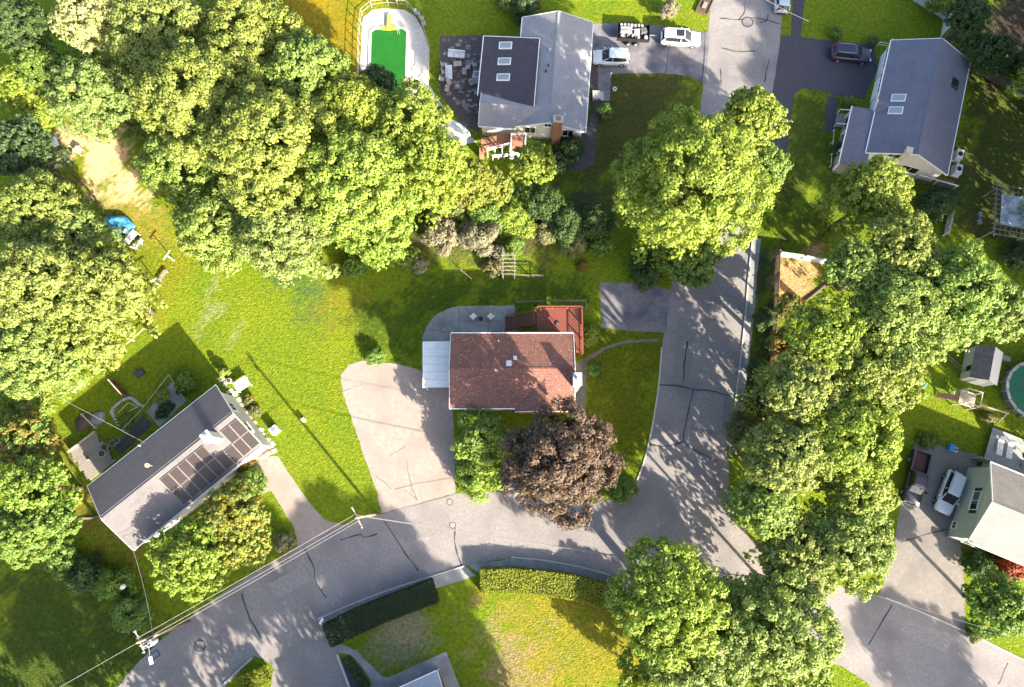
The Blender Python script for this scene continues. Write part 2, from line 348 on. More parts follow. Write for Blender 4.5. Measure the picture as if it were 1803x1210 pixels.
sheet('path', [(1013, 640), (1030, 632), (1060, 612), (1100, 600), (1160, 596), (1158, 602), (1100, 604), (1062, 617), (1034, 640), (1030, 730), (1013, 730)], mat('walk_dull', (.12, .11, .1), (.16, .15, .135), 3, .9), 0.004, 'narrow front walk of the brown roofed house')
for k, (pp, mm) in enumerate((([(1192, 560), (1224, 562), (1216, 676), (1184, 672)], 'p1'), ([(1228, 690), (1276, 700), (1270, 760), (1222, 752)], 'p2'), ([(700, 920), (790, 905), (795, 935), (712, 955)], 'p1'), ([(470, 1030), (530, 996), (548, 1020), (490, 1056)], 'p2'), ([(1290, 60), (1345, 66), (1338, 140), (1282, 132)], 'p1'), ([(1600, 1085), (1680, 1122), (1665, 1150), (1585, 1110)], 'p2'))):
    o = MB().sheet(ragged(P(pp), .04), .0105).build('asphalt_patch', mat('asphalt_'+mm, *(((.165, .155, .155), (.23, .215, .21)) if mm == 'p1' else ((.2, .187, .185), (.29, .27, .262))), 4.0, .9, .01, 50), road)
# long crack sealant lines and pavement joints, each a thin strip lying on its pavement
RND = random.Random(4)
def crack(pts, w=0.12, parent=None, name='crack_sealant', z=0.0135, m=tar):
    q = smooth_line(P(pts), 1); r = []
    for a, b in zip(q, q[1:]):
        k = max(1, int((b-a).length/0.6))
        r += [a+(b-a)*i/k+Vector((RND.uniform(-.05, .05), RND.uniform(-.05, .05))) for i in range(k)]
    r.append(q[-1])
    o = MB().ribbon(r, w, z, 0.45, RND).build(name, m, parent or road)
    return o
for c in ([(1160, 677), (1200, 680), (1221, 686), (1250, 688), (1284, 697)], [(1221, 686), (1214, 715), (1206, 750), (1202, 778), (1222, 792), (1262, 812)], [(1202, 778), (1170, 788), (1144, 783)],
          [(535, 965), (555, 1000), (553, 1020), (574, 1053)], [(674, 912), (700, 955), (737, 1006)], [(425, 1045), (435, 1080), (460, 1125)], [(797, 925), (802, 932), (800, 960), (814, 1000)],
          [(1570, 1065), (1555, 1090), (1530, 1135)], [(1268, 32), (1300, 36), (1330, 30), (1375, 43)], [(1300, 36), (1312, 22), (1310, 5)], [(1337, 40), (1350, 38), (1352, 25)], [(1242, 55), (1240, 110), (1234, 150)],
          [(1270, 85), (1300, 92), (1330, 90)], [(1355, 105), (1350, 120), (1346, 145)], [(1030, 900), (1034, 925), (1030, 935)], [(1775, 1167), (1765, 1190), (1757, 1205)], [(600, 952), (635, 940), (640, 948), (665, 940)], [(1268, 120), (1270, 145)], [(1211, 600), (1205, 640), (1203, 672)]):
    crack(c, 0.13)
for c in ([(695, 862), (740, 850), (795, 842)], [(712, 862), (735, 880)], [(715, 810), (722, 850), (735, 882)], [(688, 802), (715, 785)], [(660, 835), (690, 862)], [(602, 690), (640, 676)]):
    crack(c, 0.07, None, 'crack', 0.0165, mat('crack_grey', (0.13, 0.11, 0.095)))
crack([(668, 906), (740, 886), (802, 869)], 0.1, None, 'joint', 0.0165, mat('crack_grey', (0.13, 0.11, 0.095)))
crack([(1178, 80), (1172, 130)], 0.08, None, 'crack', 0.0165); crack([(1594, 952), (1640, 938), (1682, 930)], 0.12, None, 'joint', 0.0165)
for pts in ([(768, 554), (793, 586)], [(808, 540), (808, 586)], [(860, 538), (860, 586)], [(808, 566), (908, 566)], [(752, 580), (793, 586)]):
    crack(pts, 0.05, None, 'joint', 0.024, mat('crack_grey', (0.13, 0.11, 0.095)))
def kerb(pts, label, side=1, h=0.12):
    q = smooth_line(P(pts), 1); mb = MB()
    n = len(q)
    for i in range(n-1):
        a, b = q[i], q[i+1]; d = (b-a).normalized(); nn = Vector((-d.y, d.x))*0.075
        mb.prism([(a-nn).to_tuple(), (b-nn).to_tuple(), (b+nn).to_tuple(), (a+nn).to_tuple()], 0, h+0.0005*(i % 2))
    o = struct(mb.build('kerb', concrete_pale)); o['label'] = label
kerb(ROAD_S[4:9], 'pale kerb along the long dark hedge'); kerb(ROAD_S[9:13], 'pale kerb by the curved hedge')
kerb([(393, 1206), (420, 1180), (444, 1159)], 'short pale kerb by the bottom driveway')
kerb(ROAD_E[12:17], 'kerb on the fence side of the street'); kerb([(1165, 612), (1160, 680), (1149, 750), (1137, 805), (1122, 846)], 'kerb along the corner lawn', h=0.1)
kerb([(1560, 1053), (1640, 1085), (1720, 1122), (1803, 1163)], 'kerb across the tan driveway', h=0.05)
def disc(px, py, r, name, label, m, parent=None):
    t = thing(name, label, 'manhole', W(px, py, 0.008))
    mb = MB(); mb.prism([(r*math.cos(a*math.pi/12), r*math.sin(a*math.pi/12)) for a in range(24)], 0, 0.012); mb.build('frame', mat('iron_dark', (0.05, 0.05, 0.055), rough=0.6), t)
    mb = MB(); mb.prism([(r*.78*math.cos(a*math.pi/12), r*.78*math.sin(a*math.pi/12)) for a in range(24)], 0.001, 0.018); mb.build('cover', m, t)
disc(352, 1137, 0.62, 'manhole', 'large round manhole in the shaded road near the storm drain', asphalt_worn)
disc(797, 925, 0.36, 'manhole', 'manhole with tar crack running from it in the sunlit road', concrete_grey)
disc(792, 884, 0.36, 'manhole', 'pale round manhole at the mouth of the pink driveway', concrete)
disc(1316, 39, 0.75, 'manhole', 'large patched manhole at the top of the street', asphalt_worn)
t = thing('storm_drain', 'square storm drain grate at the kerb near the transformer pole', 'drain', W(273, 1153, 0.008), math.radians(35))
MB().box((0, 0, 0.01), (0.9, 0.7, 0.02)).build('frame', mat('iron_dark', (0.05, 0.05, 0.055)), t)
for k in range(5): MB().box((-.28+.14*k, 0, 0.025), (0.06, 0.5, 0.02)).build('bar', steel, t)

# ------------------------------------------------------------------ houses
class House:
    """gable house; x runs along the ridge, y across, origin on the ground under the middle of the roof"""
    def __init__(s, name, label, A, B, C, eave, ridge, wall_m, roof_m, roof_m2=None, over=0.4, trim=white, gut=True, wing=False):
        a, b, c = (W(*q, eave) for q in (A, B, C))
        s.eave, s.ridge, s.over = eave, ridge, over
        ctr = (b+c)/2; d = b-a; s.l = d.length/2; s.rz = math.atan2(d.y, d.x)
        s.root = thing(name, label, 'house', (ctr.x, ctr.y, 0), s.rz)
        s.M = Matrix.Translation((ctr.x, ctr.y, 0)) @ Matrix.Rotation(s.rz, 4, 'Z'); s.I = s.M.inverted()
        la, lc = s.I @ a, s.I @ c
        s.w = abs(lc.y-la.y)/2
        l, w, o = s.l, s.w, over; k = (ridge-eave)/w; s.k = k
        # walls with gable ends
        ww, ll = w-o, l-o*.7; ze = eave+k*o-.14; zr = ridge-.14
        v = [(-ll, -ww, 0), (ll, -ww, 0), (ll, ww, 0), (-ll, ww, 0), (-ll, -ww, ze), (ll, -ww, ze), (ll, ww, ze), (-ll, ww, ze), (-ll, 0, zr), (ll, 0, zr)]
        f = [(0, 1, 5, 4), (2, 3, 7, 6), (1, 2, 6, 9, 5), (3, 0, 4, 8, 7)]
        s.wall = MB().add(v, f).build('wall', wall_m, s.root)
        s.ww, s.ll = ww, ll
        MB().prism([(-ll-.04, -ww-.04), (ll+.04, -ww-.04), (ll+.04, ww+.04), (-ll-.04, ww+.04)], -.05, .35).build('foundation', concrete_grey, s.root)
        s.roofs = []
        for sg, m in ((-1, roof_m), (1, roof_m2 or roof_m)):
            s.roofs.append(MB().slab([(-l, sg*w, eave), (l, sg*w, eave), (l, sg*.004, ridge), (-l, sg*.004, ridge)], .12).build('roof', m, s.root))
            if gut:
                MB().box((0, sg*(w+.05), eave-.05), (2*l, .1, .11)).build('gutter', trim, s.root)
            for e in (-1, 1):
                MB().beam((e*(l+.03), sg*(w-.02), eave-.06), (e*(l+.03), sg*.03, ridge-.06), .05, .2).build('rake_board', trim, s.root)
        MB().slab([(-l, -.16, ridge-.16*k+.03), (l, -.16, ridge-.16*k+.03), (l, 0, ridge+.03), (-l, 0, ridge+.03)], .03).add(*_cap(l, ridge, k)).build('ridge_cap', roof_m, s.root)
    def zr(s, y): return s.ridge-abs(y)*s.k
    def on(s, px, py):
        """photo pixel > point of the roof it shows (local)"""
        z = s.eave
        for _ in range(12):
            q = s.I @ W(px, py, z); z = s.zr(q.y)
        return Vector((q.x, q.y, z))
    def loc(s, px, py, z): return s.I @ W(px, py, z)
    def plate(s, pxs, off, t, name, m, parent=None):
        """a slab lying off above the roof slope with its corners at these pixels"""
        q = [s.on(*p) for p in pxs]
        return MB().slab([p+Vector((0, 0, off)) for p in q], t).build(name, m, parent or s.root)
    def slope_box(s, c, dx, dy, h, name, m, parent=None, off=0.0):
        sg = 1 if c.y > 0 else -1
        a = -sg*math.atan(s.k)
        M = Matrix.Rotation(a, 3, 'X')
        return MB().box(c+M @ Vector((0, 0, h/2+off)), (dx, dy, h), M=M).build(name, m, parent or s.root)
    def skylight(s, px, py, dx, dy, m=skyglass, fm=white):
        c = s.on(px, py); f = s.slope_box(c, dx, dy, .12, 'skylight', fm); s.slope_box(c, dx-.2, dy-.2, .02, 'pane', m, f, .125)
    def pipe(s, px, py, r, h, m=white_metal, name='vent_pipe'):
        c = s.on(px, py); MB().tube([c-Vector((0, 0, .1)), c+Vector((0, 0, h))], r, 10).build(name, m, s.root)
    def window(s, side, u, z, w, h, fm=white, shut=None):
        """side: 'S' -y wall, 'N' +y wall, 'W' -x end, 'E' +x end; u along the wall"""
        def bx(du, dz, a, b, t, out, name, m, par):
            if side in 'SN':
                sg = -1 if side == 'S' else 1
                return MB().box((u+du, sg*(s.ww+out), z+dz), (a, t, b)).build(name, m, par)
            sg = -1 if side == 'W' else 1
            return MB().box((sg*(s.ll+out), u+du, z+dz), (t, a, b)).build(name, m, par)
        f = bx(0, 0, w+.16, h+.16, .08, .03, 'window', fm, s.root)
        bx(0, 0, w, h, .02, .075, 'pane', glass, f); bx(0, 0, .05, h, .02, .087, 'mullion', fm, f)
        bx(0, -h/2-.1, w+.3, .06, .14, .075, 'sill', fm, f)
        if shut:
            for e in (-1, 1): bx(e*(w/2+.26), 0, .32, h+.1, .05, .035, 'shutter', shut, f)
    def door(s, side, u, w=1.0, h=2.05, m=None, z0=.3):
        m = m or mat('door_grey', (0.3, 0.3, 0.32), rough=.5)
        sg = -1 if side in 'SW' else 1
        if side in 'SN':
            d = MB().box((u, sg*(s.ww+.03), z0+h/2), (w, .08, h)).build('door', m, s.root); MB().box((u+w*.38, sg*(s.ww+.1), z0+h*.48), (.05, .06, .12)).build('handle', steel, d)
        else:
            d = MB().box((sg*(s.ll+.03), u, z0+h/2), (.08, w, h)).build('door', m, s.root); MB().box((sg*(s.ll+.1), u+w*.38, z0+h*.48), (.06, .05, .12)).build('handle', steel, d)
def _cap(l, ridge, k):
    return ([(-l, 0, ridge+.034), (l, 0, ridge+.034), (l, .16, ridge-.16*k+.034), (-l, .16, ridge-.16*k+.034)], [(0, 1, 2, 3)])
def rail(root, pts, h=1.0, post=0.1, m=white, step=1.5, bal=0.0, name='rail'):
    """posts, top rail and bottom rail (local points, z = floor)"""
    for a, b in zip(pts, pts[1:]):
        a, b = Vector(a), Vector(b); n = max(1, round((b-a).length/step))
        for i in range(n+1):
            p = a+(b-a)*i/n; MB().box((p.x, p.y, p.z+h/2), (post, post, h)).build('post', m, root)
        MB().beam(a+Vector((0, 0, h+.03)), b+Vector((0, 0, h+.03)), post*1.15, .06).build('top_rail', m, root)
        MB().beam(a+Vector((0, 0, .18)), b+Vector((0, 0, .18)), post*.6, .05).build('bottom_rail', m, root)
        if bal:
            n = int((b-a).length/bal)
            for i in range(1, n): p = a+(b-a)*i/n; MB().box((p.x, p.y, p.z+h/2+.02), (.04, .04, h-.1)).build('baluster', m, root)

# --- brown roofed house in the middle
sh_brown = shingle('shingle_brown', (0.18, 0.085, 0.067), (0.25, 0.13, 0.1), (0.212, 0.102, 0.08), .35, .15, spotty=1.7)
siding_cream = mat('siding_cream', (0.5, 0.47, 0.4), (0.56, 0.53, 0.46), 2, .7)
C = House('house', 'house with brown shingle roof, red deck and white carport in the middle', (793, 719), (1013, 719), (793, 587), 5.0, 6.1, siding_cream, sh_brown)
q0 = C.loc(907, 719, 5.0); q1 = C.loc(1013, 719, 5.0); xc = (q0.x+q1.x)/2; hw = q1.x-xc; rz_ = 5.0+hw*C.k*.97; yS = -C.w-.35; yM = -(C.ridge-rz_)/C.k
for sg in (-1, 1):
    MB().slab([(xc+sg*hw, yS, 5.02), (xc+sg*hw, -C.w+.01, 5.02), (xc, yM+.05, rz_+.02), (xc, yS, rz_+.02)], .12).build('roof', sh_brown, C.root)
    MB().beam((xc+sg*hw, yS-.03, 4.96), (xc, yS-.03, rz_-.05), .05, .18).build('rake_board', white, C.root)
MB().add([(xc-hw+.4, -C.ww-.45, .3), (xc+hw-.4, -C.ww-.45, .3), (xc+hw-.4, -C.ww-.45, 5.1), (xc, -C.ww-.45, rz_-.2), (xc-hw+.4, -C.ww-.45, 5.1), (xc-hw+.4, -C.ww+.02, .3), (xc+hw-.4, -C.ww+.02, .3), (xc+hw-.4, -C.ww+.02, 5.1), (xc, -C.ww+.02, rz_-.2), (xc-hw+.4, -C.ww+.02, 5.1)],
         [(0, 1, 2, 3, 4), (0, 4, 9, 5), (1, 6, 7, 2)]).build('front_bay', brick_red, C.root)
for u, z in ((-4.5, 1.5), (-1.8, 1.5), (-4.5, 4.0), (-1.8, 4.0)): C.window('S', u, z, 1.2, 1.2, shut=mat('shutter_brown', (.12, .06, .04)))
for u, z in ((-4.6, 3.9), (-1.5, 3.9), (-3.2, 1.4)): C.window('N', u, z, 1.3, 1.2)
C.window('W', 1.2, 4.0, 1.1, 1.1); C.door('N', 4.2, 1.8, 2.0, glass, 2.75); C.door('E', -1.0, 1.0, 2.05, wood_red, 2.8)
C.slope_box(C.on(896, 641), .55, .5, .3, 'vent_hood', white_metal); C.slope_box(C.on(907, 631), .36, .36, .22, 'vent_hood', white_metal); C.pipe(878, 601, .07, .35)
ch = C.loc(1018, 668, 7.2)
MB().box((C.ll+.42, ch.y, 3.65), (.75, 1.1, 7.3)).build('chimney', mat('chimney_white', (.55, .53, .5), (.65, .63, .6), 4, .9), C.root)
MB().box((C.ll+.42, ch.y, 7.34), (.9, 1.3, .1)).build('chimney_cap', concrete_pale, C.root); MB().tube([(C.ll+.42, ch.y, 7.35), (C.ll+.42, ch.y, 7.7)], .16, 10).build('flue', steel, C.root)
# carport with its six roof sheets
t = thing('carport', 'white metal carport roof beside the driveway of the brown roofed house', 'carport', W(769, 642, 0))
cp = [W(a, b, 2.9)-Vector(t.location) for a, b in ((746, 602), (792, 602), (792, 683), (746, 683))]
for k in range(6):
    f0, f1 = k/6, (k+1)/6-.006
    q = [cp[0].lerp(cp[3], f0), cp[1].lerp(cp[2], f0)+Vector((0, 0, .18)), cp[1].lerp(cp[2], f1)+Vector((0, 0, .18)), cp[0].lerp(cp[3], f1)]
    sh = MB().slab(q, .05).build('roof_sheet', white_metal, t)
    MB().beam(q[0]+Vector((0, -.01, .02)), q[1]+Vector((0, -.01, .02)), .05, .05).build('seam', white_metal, sh)
MB().beam(cp[0]+Vector((-.05, 0, -.05)), cp[3]+Vector((-.05, 0, -.05)), .1, .16).build('gutter', white, t)
for a, b in ((0, .04), (0, .5), (0, .96)):
    p = cp[0].lerp(cp[3], b)+Vector((.15, 0, 0)); MB().box((p.x, p.y, 1.4), (.12, .12, 2.8)).build('post', white, t)
for e in (0, 3): MB().beam(cp[e]+Vector((.05, .1 if e else -.1, -.14)), cp[1 if e == 0 else 2]+Vector((0, .1 if e else -.1, .02)), .08, .14).build('beam', white, t)
# red deck
dk = thing('deck', 'red stained raised deck with stairs at the back of the brown roofed house', 'deck', W(985, 575, 0)); o_ = Vector(dk.location)
DZ = 2.7
def dl(px, py, z=DZ): return W(px, py, z)-o_
d0, d1 = dl(945, 543), dl(1024, 543); yb = W(985, 587, 5.0).y-o_.y-.42; xe = W(1013, 587, 5).x-o_.x-.25
ys_ = dl(1020, 624).y
nb = int((d0.y-yb)/.2)
for k in range(nb):
    y0 = yb+(d0.y-yb)*k/nb; MB().box(((d0.x+d1.x)/2, y0+.095, DZ-.02), (d1.x-d0.x, .182, .04)).build('board', wood_red, dk)
for k in range(int((yb-ys_)/.2)):
    MB().box(((xe+d1.x)/2+.25, yb-.105-.2*k, DZ-.02), (d1.x-xe-.5, .182, .04)).build('board', wood_red, dk)
for x in (d0.x+.1, (d0.x+d1.x)/2, d1.x-.1):
    MB().box((x, d0.y-.15, (DZ-.1)/2), (.14, .14, DZ-.1)).build('leg', wood_red, dk)
MB().box((d1.x-.1, ys_+.15, (DZ-.1)/2), (.14, .14, DZ-.1)).build('leg', wood_red, dk)
MB().beam((d0.x, d0.y-.1, DZ-.14), (d1.x, d0.y-.1, DZ-.14), .08, .2).build('joist', wood_red, dk)
MB().beam((d1.x-.06, d0.y, DZ-.14), (d1.x-.06, ys_, DZ-.14), .08, .2).build('joist', wood_red, dk)
rail(dk, [(d0.x+.05, d0.y-.05, DZ), (d1.x-.05, d0.y-.05, DZ), (d1.x-.05, ys_+.05, DZ)], 1.0, .12, wood_red, 1.6, .35)
s0 = dl(943, 549); sw = 1.55; n = 12; run = 3.3
for k in range(n):
    MB().box((s0.x-.02-run*(k+.5)/n, s0.y-sw/2, DZ-DZ*(k+1)/(n+1)), (run/n-.03, sw, .05)).build('tread', mat('wood_brownred', (.12, .05, .04), (.16, .07, .05), 5, .8), dk)
for e in (.05, sw-.05):
    a = Vector((s0.x, s0.y-e, DZ-.1)); b = Vector((s0.x-run, s0.y-e, .1))
    MB().beam(a, b, .06, .25).build('stringer', wood_red, dk)
    MB().beam(a+Vector((0, 0, 1.05)), b+Vector((0, 0, 1.05)), .1, .07).build('handrail', mat('wood_brownred', (.12, .05, .04)), dk)
    for f in (0.02, .5, .98): p = a.lerp(b, f); MB().box((p.x, p.y, p.z+.5), (.09, .09, 1.1)).build('post', wood_red, dk)
rail(dk, [(d0.x+.05, yb+.1, DZ), (d0.x+.05, s0.y-sw-.05, DZ)], 1.0, .1, wood_red, 1.2, .3)

# --- house with solar panels
sh_shaded = mat('roof_ribbed_shaded', (.10, .095, .10), (.13, .122, .128), 1.5, .75)  # ribbed back slope, coloured darker for its shade from the low sun
sh_light = shingle('shingle_light', (.135, .125, .13), (.175, .162, .167), (.152, .141, .146), .35, .15)
D = House('house', 'long house with solar panels on its pale front roof slope at the left', (239, 965), (466, 781), (150, 860), 4.6, 6.2, mat('siding_white', (.55, .54, .52), (.62, .6, .58), 2, .7), sh_light, sh_shaded, over=.45)
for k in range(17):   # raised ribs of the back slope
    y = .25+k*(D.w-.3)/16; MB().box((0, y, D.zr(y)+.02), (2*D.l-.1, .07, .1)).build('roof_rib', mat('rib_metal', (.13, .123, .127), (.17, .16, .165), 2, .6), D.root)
pan = mat('solar_panel', (.03, .022, .022), (.04, .029, .028), .6, .4, spec=.4); alu = mat('panel_frame', (.3, .27, .26), rough=.4)
def panels(p0, n, row):
    a = D.on(*p0); pw, ph = 1.06, 1.72; kk = math.cos(math.atan(D.k))
    for i in range(n):
        c = Vector((a.x+pw*(i+.5), a.y-ph*kk*(.5+row), 0)); c.z = D.zr(c.y)
        f = D.slope_box(c, pw-.03, ph-.03, .06, 'solar_panel', alu, None, .06); D.slope_box(c, pw-.09, ph-.09, .012, 'cell_sheet', pan, f, .121)
panels((281, 845), 5, 0); panels((281, 845), 9, 1.02)
a_ = D.on(388, 760); b_ = D.on(281, 845); pn = (a_.x-b_.x)/1.06
panels((388, 760), 2, (a_.y-b_.y)/1.72*0)
c = D.on(384, 772)
MB().box((c.x, c.y, 6.9), (.8, .8, 3.6)).build('chimney', mat('chimney_white', (.55, .53, .5)), D.root); MB().box((c.x, c.y, 8.74), (.95, .95, .1)).build('chimney_cap', concrete_pale, D.root)
MB().tube([(c.x, c.y, 8.75), (c.x, c.y, 9.2)], .2, 10).build('flue', steel, D.root)
c = D.on(268, 820)
MB().tube([c-Vector((0, 0, .2)), c+Vector((0, 0, .9))], .07, 8).build('vent_pipe', steel, D.root); MB().tube([c+Vector((0, 0, .9)), c+Vector((0, 0, 1.1))], .22, 10).build('vent_cap', mat('brass_cap', (.5, .42, .2), rough=.5), D.root)
D.pipe(248, 785, .06, .5)
for u in (-6.5, -3.5, 1.0, 4.0): D.window('S', u, 3.4, 1.3, 1.2); D.window('N', u+.5, 3.4, 1.1, 1.1); D.window('N', u+.4, 1.2, 1.0, .8)
D.window('E', -1.2, 3.4, 1.1, 1.1); D.window('E', 1.5, 3.4, .9, 1.1); D.door('S', 7.0, 1.0, 2.1, None, .4); D.window('W', 0.8, 3.4, 1.1, 1.1)
# the service mast that carries the pale cable
# --- light grey roofed house, top centre
sh_grey = shingle('shingle_grey', (.27, .26, .275), (.32, .31, .325), (.3, .29, .305), .35, .15)
siding_white = mat('siding_white', (.55, .54, .52))
A = House('house', 'house with light grey roof, brick chimney and dark skylight addition at the top', (1031, 233), (1044, 40), (903, 223), 2.8, 4.4, siding_white, sh_grey)
def face(root, pts, t, name, m, parent=None):
    """a roof face given by photo pixel + height corners"""
    o = Vector(root.root.location)
    return MB().slab([root.I @ W(*p) for p in pts], t).build(name, m, parent or root.root)
# west wing: gable roof running east-west into the main roof
wz, we = 3.95, 2.8
r0 = A.loc(845, 181, wz); r1 = A.loc(968, 186, wz); e0 = A.loc(843, 222, we); hwS = abs(r0.x-e0.x)
xr, yW = r0.x, r0.y
face_r = lambda pts, n, m: MB().slab(pts, .12).build(n, m, A.root)
yin = A.w*(A.ridge-wz)/(A.ridge-A.eave)
face_r([(xr-hwS, yW, we), (xr-hwS, A.w-.1, we), (xr, yin-.1, wz), (xr, yW, wz)], 'roof', sh_grey)
face_r([(xr+hwS, yW, we), (xr+hwS, A.w-.1, we), (xr, yin-.1, wz), (xr, yW, wz)], 'roof', sh_grey)
for sg in (-1, 1): MB().beam((xr+sg*hwS, yW+.03, we-.05), (xr, yW+.03, wz-.05), .05, .2).build('rake_board', white, A.root)
MB().box((xr-hwS-.05, (yW+A.w)/2, we-.05), (.1, yW-A.w, .11)).build('gutter', white, A.root)
MB().add([(xr-hwS+.3, yW-.3, 0), (xr+hwS-.3, yW-.3, 0), (xr+hwS-.3, yW-.3, we+.05), (xr, yW-.3, wz-.15), (xr-hwS+.3, yW-.3, we+.05), (xr-hwS+.3, A.ww, 0), (xr-hwS+.3, A.ww, we+.05), (xr+hwS-.3, A.ww, 0), (xr+hwS-.3, A.ww, we+.05)],
         [(0, 1, 2, 3, 4), (0, 4, 6, 5), (1, 7, 8, 2)]).build('wing_wall', siding_white, A.root)
# dark low roof of the addition between the wing and the north end
nA = A.loc(852, 64, 3.0); nB = A.loc(950, 68, 4.0); sA = A.loc(848, 160, 3.0)
ad = MB().slab([(nA.x, nA.y, 3.0), (nB.x, nB.y, 4.0), (xr+.1, nB.y, 4.0), (xr+hwS*.62, nA.y, 3.02)], .16).build('addition_roof', mat('roof_membrane', (.052, .047, .058), (.068, .06, .074), 1.2, .8, c3=(.06, .053, .066), s3=.5), A.root)
MB().prism([(nA.x-.3, nA.y-.35), (nB.x-.3, nB.y), (xr, nB.y), (xr+hwS*.5, nA.y-.35)], 0, 2.9).build('addition_wall', siding_white, A.root)
MB().beam((nA.x, nA.y+.04, 2.96), (xr+hwS*.62, nA.y+.04, 2.96), .1, .2).build('gutter', white, A.root); MB().beam((nA.x+.03, nA.y, 2.96), (nB.x+.03, nB.y, 3.96), .06, .2).build('rake_board', white, A.root)
MB().beam((nB.x, nB.y-.02, 4.02), (xr, nB.y-.02, 4.02), .1, .06).build('flashing', white_metal, A.root)
ang = math.atan2(1.0, nA.y-nB.y)
for px, py in ((890, 80), (888, 108), (886, 136)):
    c = A.loc(px, py, 3.5); c.z = 3.0+(nA.y-c.y)*math.tan(ang); Mx = Matrix.Rotation(-ang, 3, 'X')
    f = MB().box(c+Vector((0, 0, .06)), (.9, 1.55, .14), M=Mx).build('skylight', white, A.root); MB().box(c+Vector((0, 0, .14)), (.68, 1.3, .02), M=Mx).build('pane', skyglass, f)
c = A.loc(980, 240, 3.0)
cx_ = -A.ll-.35
MB().box((cx_, c.y, 2.7), (.7, 1.0, 5.4)).build('chimney', brick_red, A.root); MB().box((cx_, c.y, 5.44), (.86, 1.16, .12)).build('chimney_cap', concrete_pale, A.root); MB().box((cx_, c.y, 5.6), (.4, .5, .3)).build('flue', mat('clay', (.35, .17, .1)), A.root)
A.pipe(968, 90, .18, .35, steel); A.pipe(965, 117, .08, .4, black); A.pipe(961, 127, .09, .4, black)
for u in (-2.2, 2.2): A.window('W', u, 1.9, 1.2, 1.2)
A.window('W', 0.2, 3.3, .7, .5)
for u in (-5, -1.5, 2.0, 5.0): A.window('S', u, 1.9, 1.3, 1.2, shut=black)
A.door('S', -3.3, 1.0); A.window('E', 1.5, 1.9, 1.2, 1.2); A.window('E', -2.0, 1.9, 1.2, 1.2)
t = thing('front_steps', 'white front steps on the driveway side of the light grey roofed house', 'steps', W(1046, 170, 0), 0)
for k in range(3): MB().box((.25+.35*k, 0, .15*(3-k)/2), (.36 if k else .9, 1.1, .15*(3-k))).build('step', concrete_pale, t)
# brick coloured deck with white rails below the wing
t = thing('deck', 'brick red deck with white railings below the light grey roofed house', 'deck', W(885, 255, 0)); o_ = Vector(t.location)
def dl2(px, py, z): return W(px, py, z)-o_
pl = [dl2(*q, 1.3) for q in ((846, 243), (900, 234), (901, 252), (850, 268))]
MB().prism([p.xy.to_tuple() for p in pl], 1.12, 1.25).build('floor', brick_red, t)
pl2 = [dl2(*q, 2.2) for q in ((901, 236), (926, 236), (924, 269), (899, 268))]
MB().prism([p.xy.to_tuple() for p in pl2], 2.05, 2.2).build('landing', brick_red, t)
for a, b in zip(pl2, pl2[1:]+pl2[:1]): MB().beam(a+Vector((0, 0, .06)), b+Vector((0, 0, .06)), .16, .14).build('edge_board', white, t)
for p in pl2: MB().box((p.x, p.y, 1.02), (.12, .12, 2.04)).build('post', white, t)
for k in range(6): MB().beam(pl2[3]+Vector((.05, -.06, -.2-.28*k)), pl2[2]+Vector((-.05, -.06, -.2-.28*k)), .05, .2).build('skirt_board', white, t)
for a, b, z in (((857, 262), (898, 252), 2.2), ((867, 274), (898, 271), 1.2)):
    p, q = dl2(*a, z), dl2(*b, z); MB().beam(p, q, .1, .09).build('top_rail', white, t); MB().beam(p-Vector((0, 0, .45)), q-Vector((0, 0, .45)), .06, .09).build('middle_rail', white, t)
    for f in (.02, .34, .66, .98): r = p.lerp(q, f); MB().box((r.x, r.y, (r.z)/2), (.1, .1, r.z)).build('post', white, t)
p = dl2(848, 270, .6); MB().box((p.x, p.y, .55), (.5, .9, 1.1)).build('pier', brick_red, t)

# --- blue grey roofed house, top right
sh_blue = shingle('shingle_blue', (.135, .14, .185), (.165, .17, .22), (.15, .155, .2), .35, .15)
B = House('house', 'house with blue grey roof, two skylights and white garage front at the top right', (1669, 304), (1709, 104), (1524, 273), 3.3, 5.6, siding_white, sh_blue)
B.skylight(1582, 173, .95, 1.5); B.skylight(1577, 195, .95, 1.5); B.skylight(1681, 148, 1.2, 1.0, glass, black)
c = B.on(1597, 268); MB().box((c.x, c.y, 4.6), (.6, .6, 2.0)).build('chimney', mat('chimney_cream', (.55, .48, .4)), B.root); MB().box((c.x, c.y, 5.64), (.72, .72, .1)).build('chimney_cap', concrete_pale, B.root)
# two wide garage doors with their panes, on the drive side
gx = B.loc(1545, 130, 1).x
for k in range(2):
    u = gx+1.6-3.4*k
    d = MB().box((u, B.ww+.03, 1.25), (2.7, .08, 2.3)).build('garage_door', white, B.root)
    for j in range(4): MB().box((u-1.0+.67*j, B.ww+.08, 2.0), (.5, .03, .42)).build('pane', glass, d)
    for z in (.5, 1.1, 1.7): MB().box((u, B.ww+.075, z), (2.6, .02, .03)).build('groove', mat('door_grey', (.3, .3, .32)), d)
for u in (gx+3.0, gx-.1, gx-3.3): MB().box((u, B.ww+.05, 1.5), (.18, .1, 2.9)).build('pilaster', white, B.root)
MB().box((gx, B.ww+.12, 2.85), (7.0, .2, .25)).build('lintel', white, B.root)
